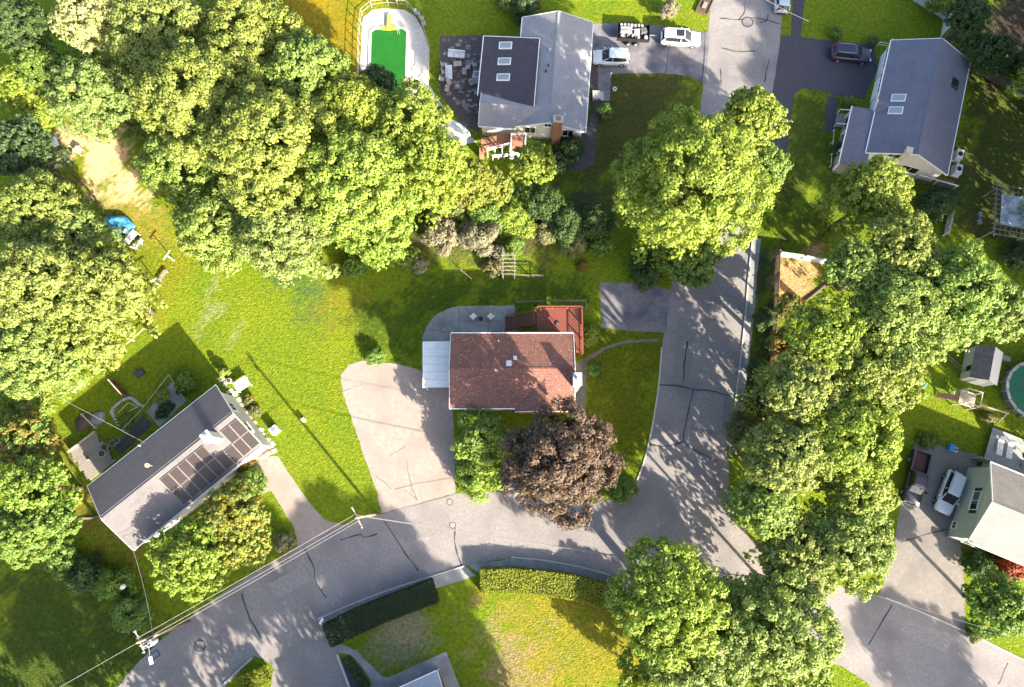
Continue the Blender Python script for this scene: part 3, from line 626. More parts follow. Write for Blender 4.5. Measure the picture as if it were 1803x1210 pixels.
# small gable over the drive side eave
g = B.on(1545, 185); gy = B.w+.25
for sg in (-1, 1): MB().slab([(g.x+sg*.95, gy, 3.45), (g.x+sg*.95, B.w-.5, 3.45), (g.x, (5.6-4.15)/B.k-.05, 4.15), (g.x, gy, 4.15)], .1).build('gable_roof', sh_blue, B.root)
MB().add([(g.x-.85, gy-.2, 3.0), (g.x+.85, gy-.2, 3.0), (g.x+.85, gy-.2, 3.45), (g.x, gy-.2, 4.02), (g.x-.85, gy-.2, 3.45)], [(0, 1, 2, 3, 4)]).build('gable_wall', siding_white, B.root)
for sg in (-1, 1): MB().beam((g.x+sg*.95, gy+.02, 3.42), (g.x, gy+.02, 4.12), .06, .18).build('rake_board', white, B.root)
# porch
p0 = B.loc(1501, 187, 2.7); p1 = B.loc(1484, 288, 2.7)
MB().slab([(p0.x, p0.y, 2.7), (p1.x, p0.y, 2.7), (p1.x, B.ww, 3.2), (p0.x, B.ww, 3.2)], .1).build('porch_roof', sh_blue, B.root)
MB().box(((p0.x+p1.x)/2, p0.y+.05, 2.66), (abs(p0.x-p1.x), .1, .14)).build('gutter', white, B.root)
MB().box(((p0.x+p1.x)/2, (p0.y+B.ww)/2-.1, .3), (abs(p0.x-p1.x)-.4, p0.y-B.ww-.3, .6)).build('porch_floor', wood_grey, B.root)
for f in (.03, .35, .68, .97): MB().box((p0.x+(p1.x-p0.x)*f, p0.y-.2, 1.6), (.16, .16, 2.1)).build('column', white, B.root)
B.door('N', (p0.x+p1.x)/2+1.0, z0=.6); B.window('N', p1.x+1.4, 1.9, 1.4, 1.3)
B.window('W', -1.0, 2.0, 1.8, 1.1); B.window('W', 1.8, 3.9, 1.0, .8); B.window('E', 0, 2.0, 1.4, 1.2)
for u in (-5, -1, 3.5): B.window('S', u, 2.0, 1.3, 1.2)
# --- pale roofed house, lower right
sh_pale = shingle('shingle_pale', (.2, .187, .18), (.26, .245, .235), (.23, .215, .207), .35, .15)
sage = mat('siding_sage', (.46, .48, .43), (.5, .52, .47), 2, .7)
E_ = House('house', 'house with pale roof and sage green gable wall at the right edge', (1700, 952), (1905, 1037), (1749, 816), 4.3, 6.3, sage, sh_pale)
for k in range(26): MB().box((-E_.ll-.012, 0, .45+.15*k), (.02, 2*E_.ww-.05, .016)).build('siding_board', mat('siding_sage_line', (.34, .36, .32)), E_.root)
E_.window('W', .2, 3.2, 1.9, 1.0, shut=black); E_.window('W', -2.6, .9, .6, .5)
for u in (-4, 0): E_.window('S', u, 1.8, 1.2, 1.2); E_.window('N', u, 1.8, 1.2, 1.2)
E_.door('N', -5.2)
# --- brick house at the bottom edge
F_ = House('house', 'brick house with light blue grey roof and white gutter at the bottom edge', (764, 1184), (560, 1277), (826, 1312), 3.3, 5.0, mat('brick_brown', (.10, .065, .06), (.15, .1, .09), 8, .9, .02, 10), shingle('shingle_ice', (.34, .37, .42), (.38, .41, .46), (.36, .39, .44), .35, .15), over=.5)
for u in (-4, 0, 4): F_.window('N', u, 1.9, 1.3, 1.1); F_.window('S', u, 1.9, 1.3, 1.1)
MB().tube([(-F_.l+.15, -F_.w+.05 if True else 0, 3.2), (-F_.l+.3, -F_.ww-.05, 2.7), (-F_.l+.35, -F_.ww-.06, .1)], .06, 8).build('downspout', white, F_.root)
q = [(-F_.ll-1.3, -F_.ww-1.3), (F_.ll+1, -F_.ww-1.3), (F_.ll+1, -F_.ww+.1), (-F_.ll+.05, -F_.ww+.1), (-F_.ll+.05, F_.ww), (-F_.ll-1.3, F_.ww)]
struct(MB().sheet([(F_.M @ Vector((a, b, 0))).xy for a, b in q], .03).build('path', concrete_grey))['label'] = 'concrete walk around the brick house'

# ------------------------------------------------------------------ foliage
SPEC = {
 'maple': ((0.15, 0.2, 0.048), (0.25, 0.285, 0.085)),
 'lime': ((0.165, 0.22, 0.034), (0.255, 0.295, 0.06)),
 'gold': ((0.19, 0.185, 0.03), (0.26, 0.235, 0.045)),
 'dark': ((0.045, 0.08, 0.03), (0.075, 0.115, 0.04)),
 'green': ((0.1, 0.17, 0.035), (0.17, 0.23, 0.05)),
 'pale': ((0.32, 0.3, 0.16), (0.45, 0.42, 0.25)),
 'olive': ((0.14, 0.14, 0.06), (0.2, 0.19, 0.09)),
 'copper': ((0.075, 0.053, 0.036), (0.14, 0.105, 0.075)),
 'rust': ((0.2, 0.11, 0.025), (0.2, 0.16, 0.035)),
 'red': ((0.2, 0.025, 0.015), (0.28, 0.05, 0.02)),
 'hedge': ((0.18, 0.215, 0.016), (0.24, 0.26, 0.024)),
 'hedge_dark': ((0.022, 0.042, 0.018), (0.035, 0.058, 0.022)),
 'silver': ((0.19, 0.175, 0.12), (0.28, 0.26, 0.18)),
}
NLEAF = [0]
def leaf_mesh(name, Pn, Nn, size, colr, rng):
    n = len(Pn); NLEAF[0] += n
    t = rng.normal(size=(n, 3)); t -= Nn*(t*Nn).sum(1, keepdims=True); t /= np.linalg.norm(t, axis=1, keepdims=True)+1e-9
    b = np.cross(Nn, t)
    a = (size*rng.uniform(0.42, 0.62, n))[:, None]; w = (size*rng.uniform(0.32, 0.48, n))[:, None]
    v = np.stack([Pn-t*a, Pn+b*w-t*a*0.1, Pn+t*a, Pn-b*w-t*a*0.1], 1).reshape(-1, 3)
    me = bpy.data.meshes.new(name)
    me.vertices.add(4*n); me.vertices.foreach_set('co', v.astype(np.float32).ravel())
    me.loops.add(4*n); me.loops.foreach_set('vertex_index', np.arange(4*n, dtype=np.int32))
    me.polygons.add(n); me.polygons.foreach_set('loop_start', np.arange(0, 4*n, 4, dtype=np.int32)); me.polygons.foreach_set('loop_total', np.full(n, 4, np.int32))
    at = me.color_attributes.new('leaf', 'FLOAT_COLOR', 'POINT')
    c = np.concatenate([np.clip(colr, 0, 1), np.ones((n, 1))], 1)
    at.data.foreach_set('color', np.repeat(c, 4, 0).astype(np.float32).ravel())
    me.materials.append(LEAF); me.update()
    return me
def unit(a): return a/(np.linalg.norm(a, axis=1, keepdims=True)+1e-9)
def bough_leaves(B, rng, spec, leaf, cover, up=0.25, jit=0.62, squash=0.85, ctr=None):
    """B: boughs as rows x,y,z,r. leaves spread over every bough's shell"""
    area = 2*math.pi*B[:, 3]**2
    cnt = np.maximum(6, (area*cover/(leaf*leaf*0.34)).astype(int))
    idx = np.repeat(np.arange(len(B)), cnt); n = len(idx)
    d = unit(rng.normal(size=(n, 3))); d[:, 2] = np.where((d[:, 2] < -0.25) & (rng.random(n) < .6), -d[:, 2], d[:, 2])
    rad = B[idx, 3]*rng.uniform(0.62, 1.08, n)
    Pn = B[idx, :3]+d*rad[:, None]*np.array([1, 1, squash])
    if ctr is not None: out = unit(B[idx, :3]-ctr)*0.2
    else: out = 0
    Nn = unit(d*1.0+out+np.array([0, 0, up])+rng.normal(size=(n, 3))*jit*0.5)
    c1, c2 = (np.array(c) for c in SPEC[spec])
    bt = rng.random(len(B))[idx]; w = np.clip(0.65*bt+0.35*rng.random(n), 0, 1)[:, None]
    col = (c1*(1-w)+c2*w)*rng.uniform(0.72, 1.25, n)[:, None]
    return Pn, Nn, leaf*rng.uniform(0.7, 1.25, n), col
def crown(name, R, V, spec, seed, leaf=0.34, cover=0.62, lobes=8, br=1.0, mix=None, asp=1.0, skirt=0.0):
    """a crown about the origin: lobes > boughs > leaves, plus sparse inner leaves"""
    rng = np.random.default_rng(seed)
    L = []
    ga = rng.uniform(0, 6.28)
    for k in range(lobes):
        a = ga+2*math.pi*k/lobes*1.0+rng.uniform(-.35, .35)
        L.append((math.cos(a)*R*rng.uniform(.5, .66), math.sin(a)*R*rng.uniform(.5, .66), V*rng.uniform(-.45, .1), R*rng.uniform(.3, .43)))
    for k in range(max(3, lobes//2)):
        a = ga+0.5+2*math.pi*k/max(3, lobes//2); q = rng.uniform(.15, .35)
        L.append((math.cos(a)*R*q, math.sin(a)*R*q, V*rng.uniform(.25, .5), R*rng.uniform(.34, .44)))
    L.append((0, 0, V*.5, R*.4)); L.append((0, 0, -V*.1, R*.55))
    L = np.array(L); B = []
    for li, (x, y, z, r) in enumerate(L):
        rb0 = br
        n = int(3.7*(r/rb0)**2)+4
        d = unit(rng.normal(size=(n, 3)))
        rb = rb0*rng.uniform(.55, 1.3, n)
        rr = rng.uniform(.78, 1.12, n)
        pz = np.stack([x+d[:, 0]*(r*rr), y+d[:, 1]*(r*rr), z+d[:, 2]*(r*rr)*V/R*1.15], 1)
        keep = np.ones(n, bool)
        for lj, (a, b, c, q) in enumerate(L):
            if lj != li:
                dd = ((pz[:, 0]-a)**2+(pz[:, 1]-b)**2+((pz[:, 2]-c)*R/V/1.15)**2)**.5
                keep &= dd > q*.72
        keep &= ~((d[:, 2] < -.45) & (rng.random(n) < .5))
        B.append(np.concatenate([pz[keep], rb[keep, None]], 1))
    B = np.concatenate(B)
    B[:, 0] *= asp
    ctr = np.array([0, 0, -V*.4])
    tint = np.array([rng.uniform(.84, 1.04), rng.uniform(.96, 1.07), rng.uniform(.7, 1.02)])
    Pn, Nn, S, C = bough_leaves(B, rng, spec, leaf, cover, ctr=ctr)
    if mix:
        P2 = rng.random(len(Pn)) < 0; 
        pick = rng.random(len(B)) < mix[1]
        c1, c2 = (np.array(c) for c in SPEC[mix[0]])
        # recolour whole boughs by their nearest centre
        cnt = np.maximum(6, (2*math.pi*B[:, 3]**2*cover/(leaf*leaf*0.34)).astype(int)); idx = np.repeat(np.arange(len(B)), cnt)
        mm = pick[idx]; w = rng.random(mm.sum())[:, None]
        C[mm] = (c1*(1-w)+c2*w)*rng.uniform(.75, 1.2, mm.sum())[:, None]
    C = C*tint
    # inner leaves, bigger and sparse, coloured darker to stand for the shade inside the crown
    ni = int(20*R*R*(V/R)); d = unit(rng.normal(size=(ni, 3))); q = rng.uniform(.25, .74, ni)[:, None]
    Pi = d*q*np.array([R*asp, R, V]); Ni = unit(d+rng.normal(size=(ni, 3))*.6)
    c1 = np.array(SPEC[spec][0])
    if skirt > 1.0:      # lower boughs that hang toward the ground
        k = int(.55*R*R*skirt/2.2)+6; a = rng.uniform(0, 6.283, k); q = R*np.sqrt(rng.uniform(.06, .5, k))
        B2 = np.stack([np.cos(a)*q*asp, np.sin(a)*q, -V*.35-skirt*rng.random(k), rng.uniform(.7, 1.2, k)], 1)
        P2, N2, S2, C2 = bough_leaves(B2, rng, spec, .42, .4); C2 = C2*tint
        Pn, Nn, S, C = np.concatenate([Pn, P2]), np.concatenate([Nn, N2]), np.concatenate([S, S2]), np.concatenate([C, C2])
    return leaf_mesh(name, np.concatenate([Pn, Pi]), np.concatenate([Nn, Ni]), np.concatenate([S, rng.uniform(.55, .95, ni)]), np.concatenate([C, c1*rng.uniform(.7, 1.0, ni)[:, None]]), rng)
def trunk_mb(h, hc, R, seed):
    r = random.Random(seed); mb = MB(); rt = 0.035*h*0.5+0.08
    mb.tube([(0, 0, -0.05), (0, 0, h*.12), (r.uniform(-.2, .2), r.uniform(-.2, .2), hc*.6), (0, 0, hc+R*.25)], [rt*1.35, rt, rt*.8, rt*.25], 8)
    for k in range(5):
        a = k*1.26+r.uniform(-.3, .3); z0 = hc*r.uniform(.45, .75)
        mb.tube([(0, 0, z0), (math.cos(a)*R*.3, math.sin(a)*R*.3, z0+(hc-z0)*.6), (math.cos(a)*R*.68, math.sin(a)*R*.68, hc*1.05)], [rt*.5, rt*.35, rt*.1], 6)
    return mb
TREES = []
def tree(label, px, py, rpx, h, spec='maple', cat='tree', name='tree', group=None, low=None, leaf=0.25, cover=0.66, br=None, lobes=9, mix=None, asp=1.0, flat=None, rz=None, skirt=True):
    """px, py, rpx: the crown's centre and radius in the photograph, its distance from the height of that centre above the ground"""
    seed = int(px*7+py*13) % 99991
    hc = h*.62
    for _ in range(3):
        c = W(px, py, hc); R = (W(px+rpx, py, hc)-c).length
        V = (flat or .58)*R; V = min(V, h*.42)
        hc = h-V*0.95
    if br is None: br = min(.62, max(.28, R*.1))
    leaf = min(leaf, max(.16, R*.09))
    t = thing(name, label, cat, (c.x, c.y, 0), group=group)
    t2 = trunk_mb(h, max(hc, .3), R*.8, seed).build('trunk', bark, t, smooth=True)
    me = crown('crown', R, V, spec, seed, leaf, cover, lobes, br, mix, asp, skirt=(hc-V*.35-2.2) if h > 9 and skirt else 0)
    o = bpy.data.objects.new('crown', me); COL.objects.link(o); o.parent = t; o.location = (0, 0, hc)
    if rz: o.rotation_euler = (0, 0, rz)
    TREES.append((t, R, h)); return t
def bush(label, px, py, rpx, h, spec='green', name='shrub', cat='shrub', group=None, asp=1.0, leaf=0.22, rz=0.0, cover=0.75, mix=None):
    seed = int(px*11+py*17) % 99991
    c = W(px, py, h*.5); R = (W(px+rpx, py, h*.5)-c).length; V = max(h*.52, .2)
    rng = np.random.default_rng(seed)
    t = thing(name, label, cat, (c.x, c.y, 0), rz=rz, group=group)
    mb = MB(); r = random.Random(seed)
    for k in range(5):
        a = k*1.26; mb.tube([(0, 0, -.02), (math.cos(a)*R*.25*asp, math.sin(a)*R*.25, h*.4), (math.cos(a)*R*.5*asp, math.sin(a)*R*.5, h*.7)], [.05, .035, .015], 5)
    mb.build('stem', bark, t)
    me = crown('foliage', R, V, spec, seed, min(leaf, max(.13, R*.16)), cover, 6, max(.22, R*.28), mix, asp)
    o = bpy.data.objects.new('foliage', me); COL.objects.link(o); o.parent = t; o.location = (0, 0, h*.5)
    return t
def hedge(label, pts, w, h, spec, seed, leaf=0.15, wob=0.06, lean=None):
    """clipped hedge along a line of ground points (world metres): top and sides covered in small leaves"""
    rng = np.random.default_rng(seed); pts = [Vector(p) for p in pts]
    c = sum(pts, Vector((0, 0)))/len(pts); t = thing('hedge', label, 'hedge', (c.x, c.y, 0))
    Pn, Nn = [], []; core = MB()
    for a, b in zip(pts, pts[1:]):
        d = b-a; L = d.length; d = d/L; nn = Vector((-d.y, d.x))
        core.prism([((a-nn*w*.42)-c).to_tuple(), ((b-nn*w*.42)-c).to_tuple(), ((b+nn*w*.42)-c).to_tuple(), ((a+nn*w*.42)-c).to_tuple()], 0, h*.93)
        for face, ar in (('top', L*w), ('l', L*h), ('r', L*h)):
            k = int(ar*1.5/(leaf*leaf*.34)); s = rng.random(k)*L
            if face == 'top': off = (rng.random(k)-.5)*w; z = np.full(k, h)+rng.normal(size=k)*wob; N = np.tile([0, 0, 1.], (k, 1))
            else:
                sg = 1 if face == 'l' else -1
                off = np.full(k, sg*w/2)+rng.normal(size=k)*wob; z = rng.random(k)*h; N = np.tile([nn.x*sg, nn.y*sg, .1], (k, 1))
            Pn.append(np.stack([a.x-c.x+d.x*s+nn.x*off, a.y-c.y+d.y*s+nn.y*off, z], 1)); Nn.append(N)
    for e, dd in ((pts[0], pts[0]-pts[1]), (pts[-1], pts[-1]-pts[-2])):
        dd = dd.normalized(); nn = Vector((-dd.y, dd.x)); k = int(w*h*1.5/(leaf*leaf*.34)); off = (rng.random(k)-.5)*w
        Pn.append(np.stack([e.x-c.x+nn.x*off+dd.x*rng.normal(size=k)*wob, e.y-c.y+nn.y*off+dd.y*rng.normal(size=k)*wob, rng.random(k)*h], 1)); Nn.append(np.tile([dd.x, dd.y, .1], (k, 1)))
    Pn = np.concatenate(Pn); Nn = unit(np.concatenate(Nn)+rng.normal(size=Pn.shape)*.35)
    # broad uneven clipping
    Pn[:, 2] += 0.07*np.sin(Pn[:, 0]*1.7+seed)*np.sin(Pn[:, 1]*2.1)
    c1, c2 = (np.array(q) for q in SPEC[spec]); w_ = rng.random(len(Pn))[:, None]
    me = leaf_mesh('foliage', Pn, Nn, leaf*rng.uniform(.7, 1.3, len(Pn)), (c1*(1-w_)+c2*w_)*rng.uniform(.75, 1.2, len(Pn))[:, None], rng)
    o = bpy.data.objects.new('foliage', me); COL.objects.link(o); o.parent = t
    core.build('stems', mat('hedge_core', (0.02, 0.03, 0.012)), t)
    return t

G1 = 'trees of the big grove'
for a in [
 ('maple at the top left of the grove beside the pale bleached tree', 285, 50, 95, 15, 'maple'),
 ('maple at the top edge of the grove next to the dry yellow lawn', 430, 55, 95, 15, 'maple'),
 ('maple whose crown reaches down toward the bare earth clearing from above', 160, 155, 84, 12, 'maple'),
 ('large maple in the upper middle of the grove', 345, 165, 118, 18, 'maple'),
 ('maple between the dry yellow lawn and the grove middle', 530, 125, 88, 15, 'maple'),
 ('largest maple in the centre of the grove', 470, 255, 125, 19, 'maple'),
 ('maple on the right edge of the bare earth clearing', 332, 285, 88, 11, 'maple'),
 ('yellow green tree leaning over the left side of the green pool', 610, 190, 75, 14, 'lime'),
 ('yellow green tree overhanging the lower end of the green pool', 722, 216, 76, 14, 'lime'),
 ('broad yellow green tree in the right half of the grove', 620, 315, 115, 17, 'lime'),
 ('yellow green tree on the right end of the grove near the stone patio', 745, 290, 80, 14, 'lime'),
 ('maple at the lower left foot of the grove by the clothes posts', 385, 390, 88, 11, 'maple'),
 ('maple at the lower foot of the grove above the open lawn', 495, 400, 92, 14, 'maple'),
 ('yellow green tree at the lower right corner of the grove', 660, 400, 72, 12, 'lime'),
]: tree(*a, group=G1, name='maple_tree')
tree('pale bleached tree with cream leaves at the top left', 148, 22, 68, 14, 'pale', name='pale_tree', cover=.5)
tree('small shaded tree poking up over the green pool', 660, 145, 36, 10, 'dark', name='shade_tree')
tree('dark evergreen in the top left corner', 22, 40, 55, 13, 'dark', name='evergreen_tree')
tree('dark evergreen left of the bleached tree', 60, 115, 40, 11, 'green', name='evergreen_tree')
tree('bright yellow green tree on the left edge above the clearing', 22, 150, 42, 10, 'lime', name='small_tree')
tree('yellow green shrubby tree at the upper corner of the clearing', 72, 195, 38, 6, 'lime', name='small_tree')
tree('dark shaded tree on the left edge beside the clearing', 25, 255, 60, 12, 'dark', name='evergreen_tree')
G2 = 'maples on the left edge'
for a in [
 ('maple on the left edge just under the dark shaded tree', 52, 368, 78, 14, 'maple'),
 ('maple touching the blue tarp on the left', 122, 418, 66, 12, 'maple'),
 ('maple with its crown against the clothes posts lawn', 165, 500, 84, 14, 'maple'),
 ('large maple in the left edge stand', 60, 490, 100, 16, 'maple'),
 ('maple low on the left edge above the shaded backyard', 50, 610, 88, 13, 'maple'),
 ('small maple reaching over the row of garden posts', 130, 590, 70, 11, 'maple'),
]: tree(*a, group=G2, name='maple_tree')
bush('yellow green shrub spilling over the corner of the shaded backyard', 45, 690, 55, 4.0, 'lime')
bush('yellow green shrub at the shaded end of the garden posts', 110, 660, 45, 3.5, 'lime')
tree('rust orange tree at the left corner of the shaded backyard', 35, 770, 62, 8, 'rust', name='rusty_tree', mix=('maple', .45))
bush('white flowering shrub beside the rust orange tree', 68, 712, 22, 2.5, 'silver')
tree('bright maple on the left edge under the rust orange tree', 50, 860, 58, 10, 'lime', name='maple_tree')
tree('dark green tree on the left edge near the dim lawn', 35, 940, 62, 10, 'green', name='shade_tree')
tree('leafy tree between the bright strip and the dim lawn', 90, 915, 48, 9, 'green', name='shade_tree')
bush('bright green bush at the edge of the dim lawn', 112, 990, 30, 3, 'green')
bush('dark bush under the bright green bush by the dim lawn', 150, 1015, 32, 2.5, 'dark')
bush('leafy bush by the globe lamp cable', 200, 1030, 34, 3, 'green')
bush('dark green bush nearest the transformer pole', 232, 1078, 34, 3, 'green')
# front garden of the solar panel house
tree('golden flowering tree in front of the solar panels', 415, 900, 58, 8, 'gold', name='ornamental_tree', mix=('maple', .5))
tree('yellow green tree over the street corner of the solar panel house', 335, 985, 72, 8.5, 'lime', name='ornamental_tree')
tree('low yellow green tree nearest the road below the solar panel house', 425, 955, 52, 7, 'lime', name='ornamental_tree', mix=('gold', .4))
bush('dark green shrub against the front wall under the solar panels', 440, 850, 26, 3, 'green')
bush('rusty shrub under the gutter of the solar panel house', 430, 818, 18, 2, 'rust')
bush('small silver shrub on the driveway corner of the solar panel house', 500, 955, 18, 1.6, 'silver')
# by the brown roofed house
tree('copper beech with dark brown leaves in front of the brown roofed house', 988, 812, 110, 16.5, 'copper', name='copper_beech', cover=.7)
tree('green garden tree pressed against the front of the brown roofed house', 850, 768, 54, 6.5, 'lime', name='garden_tree')
bush('yellow green bush at the driveway mouth before the brown roofed house', 842, 836, 44, 3.6, 'lime')
bush('round sunlit bush beside the red deck', 1039, 588, 20, 1.8, 'lime', asp=.75)
bush('small round bush on the corner lawn by the front walk', 1044, 650, 15, 1.3, 'green')
bush('low bush at the tip of the corner lawn', 1098, 862, 26, 1.2, 'green')
G3 = 'shrubs in the border bed behind the brown roofed house'
for a in [
 ('silvery shrub at the left end of the border bed', 780, 415, 34, 3, 'silver'),
 ('silvery pink flowering shrub in the border bed', 845, 415, 34, 3.4, 'silver'),
 ('dark shrub above the silvery shrubs of the border bed', 850, 370, 40, 3, 'green'),
 ('small green shrub left of the wooden arbour', 905, 432, 16, 1.8, 'green'),
 ('yellow green shrub at the top of the border bed', 900, 378, 34, 3, 'lime'),
 ('dark green shrub in the middle of the border bed', 955, 360, 40, 3.5, 'dark'),
 ('reddish shrub in the border bed', 965, 405, 24, 2, 'olive'),
 ('round dark green shrub left of the great street tree', 1000, 395, 36, 3.5, 'dark'),
 ('dark shrub under the left side of the great street tree', 1045, 385, 34, 3.5, 'dark'),
 ('olive shrub under the great street tree', 1010, 425, 26, 2, 'olive'),
 ('dark leafy shrub at the corner of the worn asphalt pad', 1140, 475, 34, 2.6, 'dark'),
 ('small reddish flower clump on the shaded lawn', 1026, 468, 10, .8, 'rust'),
 ('long olive shrub along the arbour fence', 868, 470, 18, 1.2, 'olive'),
 ('white flowering shrub on the dark lawn under the grove', 738, 465, 16, 1.2, 'silver'),
 ('bright green shrub on the dark lawn under the grove', 718, 462, 13, 1.3, 'green'),
 ('low shrub on the dark lawn at the grove corner', 624, 470, 22, 1.4, 'green'),
 ('shrub at the back corner of the pink driveway', 660, 625, 18, 1.2, 'green'),
]: bush(*a, group=G3)
# by the light grey roofed house
tree('bright green tree below the brick deck of the light grey roofed house', 938, 288, 42, 8, 'lime', name='garden_tree')
tree('golden tree between the grove and the brick deck', 825, 320, 48, 9, 'gold', name='garden_tree', mix=('lime', .6))
tree('small yellow tree left of the border bed', 870, 330, 36, 6, 'lime', name='garden_tree')
bush('dark green shrub below the chimney of the light grey roofed house', 1005, 262, 26, 2.2, 'dark')
bush('dark shrub against the bare lawn under the chimney shrub', 985, 285, 22, 1.8, 'dark')
bush('ball shaped bush by the front step of the light grey roofed house', 1066, 193, 14, 1.7, 'green', name='ball_bush')
bush('green tree top at the upper frame edge above the light grey roof', 890, 2, 18, 3, 'green')
bush('dark bush at the upper frame edge left of the flag pole', 925, 8, 30, 3, 'dark')
bush('small white flowering tree on the bright lawn behind the white cars', 1178, 17, 16, 2.8, 'silver')
# great street trees
tree('great street tree left of the road with bright sunlit boughs', 1225, 318, 138, 21, 'lime', name='street_tree', lobes=11, flat=.8)
tree('street tree whose crown crosses the road at the top of the great tree', 1328, 205, 62, 16, 'lime', name='street_tree')
tree('right hand street tree crown beside the great tree', 1345, 290, 52, 12, 'maple', name='street_tree')
tree('dark leafy tree hanging over the road under the great tree', 1215, 450, 60, 8, 'green', name='shade_tree')
tree('sunlit tree in front of the gable of the blue grey roofed house', 1545, 335, 70, 13, 'lime', name='garden_tree', )
G4 = 'trees of the right hand stand'
for a in [
 ('tree at the top left of the stand over the orange earth', 1508, 468, 52, 15, 'maple'),
 ('tree at the top of the stand below the blue grey roofed house', 1590, 440, 70, 15, 'maple'),
 ('bright tree of the stand above the garden shed', 1700, 510, 95, 15.5, 'maple'),
 ('bright tree on the right edge above the round pool', 1765, 545, 62, 14, 'maple'),
 ('large bright tree in the middle of the stand', 1590, 545, 105, 16, 'maple'),
 ('green tree on the street side of the stand beside the orange earth', 1462, 590, 74, 15, 'lime'),
 ('tree of the stand left of the play set', 1545, 650, 90, 15, 'maple'),
 ('tree of the stand over the street fence', 1420, 680, 72, 15, 'maple'),
 ('bright tree in the lower middle of the stand', 1500, 770, 98, 15, 'lime'),
 ('tree over the lower end of the street fence', 1395, 800, 78, 14.5, 'maple'),
 ('tree at the lower right of the stand by the pickup truck', 1520, 860, 66, 12.5, 'lime'),
 ('green tree at the lower left of the stand by the junction', 1350, 890, 62, 12.5, 'maple'),
 ('green tree over the mouth of the tan driveway', 1500, 950, 92, 12.5, 'maple'),
 ('green tree right of the junction', 1410, 985, 80, 12, 'maple'),
]: tree(*a, group=G4, name='maple_tree', skirt=a[2] > 655 or a[1] > 1650, flat=.46)
tree('rusty brown tree between the orange earth and the stand', 1393, 540, 26, 4.5, 'rust', name='rusty_tree', mix=('maple', .5))
tree('rusty tree over the middle of the street fence', 1385, 610, 34, 6, 'rust', name='rusty_tree', mix=('maple', .5))
bush('olive shrub at the lower end of the street fence', 1305, 760, 30, 3, 'olive')
bush('dark tall shrub between sidewalk and fence', 1345, 560, 20, 3.5, 'dark', asp=.8)
bush('dark tall shrub further down the fence', 1335, 650, 20, 3.5, 'dark', asp=.8)
G5 = 'trees at the bottom right of the junction'
for a in [
 ('great tree at the bottom beside the curved hedge', 1180, 1060, 112, 16, 'lime'),
 ('great tree at the bottom edge of the frame', 1260, 1150, 120, 13, 'maple'),
 ('bright great tree at the bottom left of the lower road', 1370, 1110, 105, 13.5, 'maple'),
 ('tree at the bottom frame edge left of the lower road', 1165, 1186, 78, 6.0, 'lime'),
 ('tree at the bottom frame edge beside the tree shadow on the road', 1400, 1190, 72, 9.5, 'lime'),
]: tree(*a, group=G5, name='maple_tree', skirt=a[1] > 1300, flat=.45)
tree('green tree on the right edge beside the tan driveway', 1762, 1065, 62, 7.5, 'green', name='garden_tree')
bush('red leaved shrub at the eave of the pale roofed house', 1775, 998, 32, 2.6, 'red')
bush('dark shrub under the eave of the pale roofed house', 1725, 995, 26, 2, 'dark')
bush('small dry bush on the verge by the tan driveway', 1715, 1118, 14, 1, 'olive')
tree('dark conifer beside the white wall at the top right', 1742, 88, 44, 6.5, 'dark', name='conifer_tree', leaf=.26)
tree('dark conifer at the top frame edge right of the white wall', 1706, 25, 40, 7, 'dark', name='conifer_tree', leaf=.26)
bush('yellow bush top at the upper frame edge by the white wall', 1653, 4, 20, 3.0, 'lime')
bush('dark bush at the foot of the conifers', 1745, 105, 26, 2.5, 'green')
bush('hedge like bush at the corner of the blue grey roofed house', 1650, 355, 34, 3, 'dark')
bush('dark bush at the top right behind the long fence', 1790, 110, 30, 2.5, 'dark')
bush('green shrub at the right end of the right stand', 1795, 450, 26, 2.4, 'dark')
bush('round bush by the stone steps of the blue grey roofed house', 1494, 182, 13, 1.3, 'green')
bush('first round topiary ball by the dark parked car', 1472, 57, 11, 1.4, 'green', name='ball_bush')
bush('second round topiary ball near the garage corner', 1536, 70, 10, 1.4, 'green', name='ball_bush')
bush('dark porch shrub beside the white porch rail', 1478, 262, 13, 1.4, 'dark')
bush('shrub bed at the end of the tan driveway', 1634, 776, 16, .9, 'green', asp=1.2)
bush('small shrub hanging at the end of the swing beam', 1740, 735, 11, 1.6, 'olive')
bush('yucca like bush by the corner of the solar panel house', 325, 672, 20, 1.6, 'green')
# hedges
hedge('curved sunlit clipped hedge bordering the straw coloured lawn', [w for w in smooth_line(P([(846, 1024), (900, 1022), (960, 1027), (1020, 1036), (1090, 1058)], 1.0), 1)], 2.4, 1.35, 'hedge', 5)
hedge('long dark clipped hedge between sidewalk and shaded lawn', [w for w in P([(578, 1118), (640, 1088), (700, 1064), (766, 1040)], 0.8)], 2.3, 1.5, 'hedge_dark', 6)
hedge('small clipped hedge by the bottom driveway', P([(425, 1206), (470, 1186)], .6), 1.7, 1.2, 'hedge', 7)
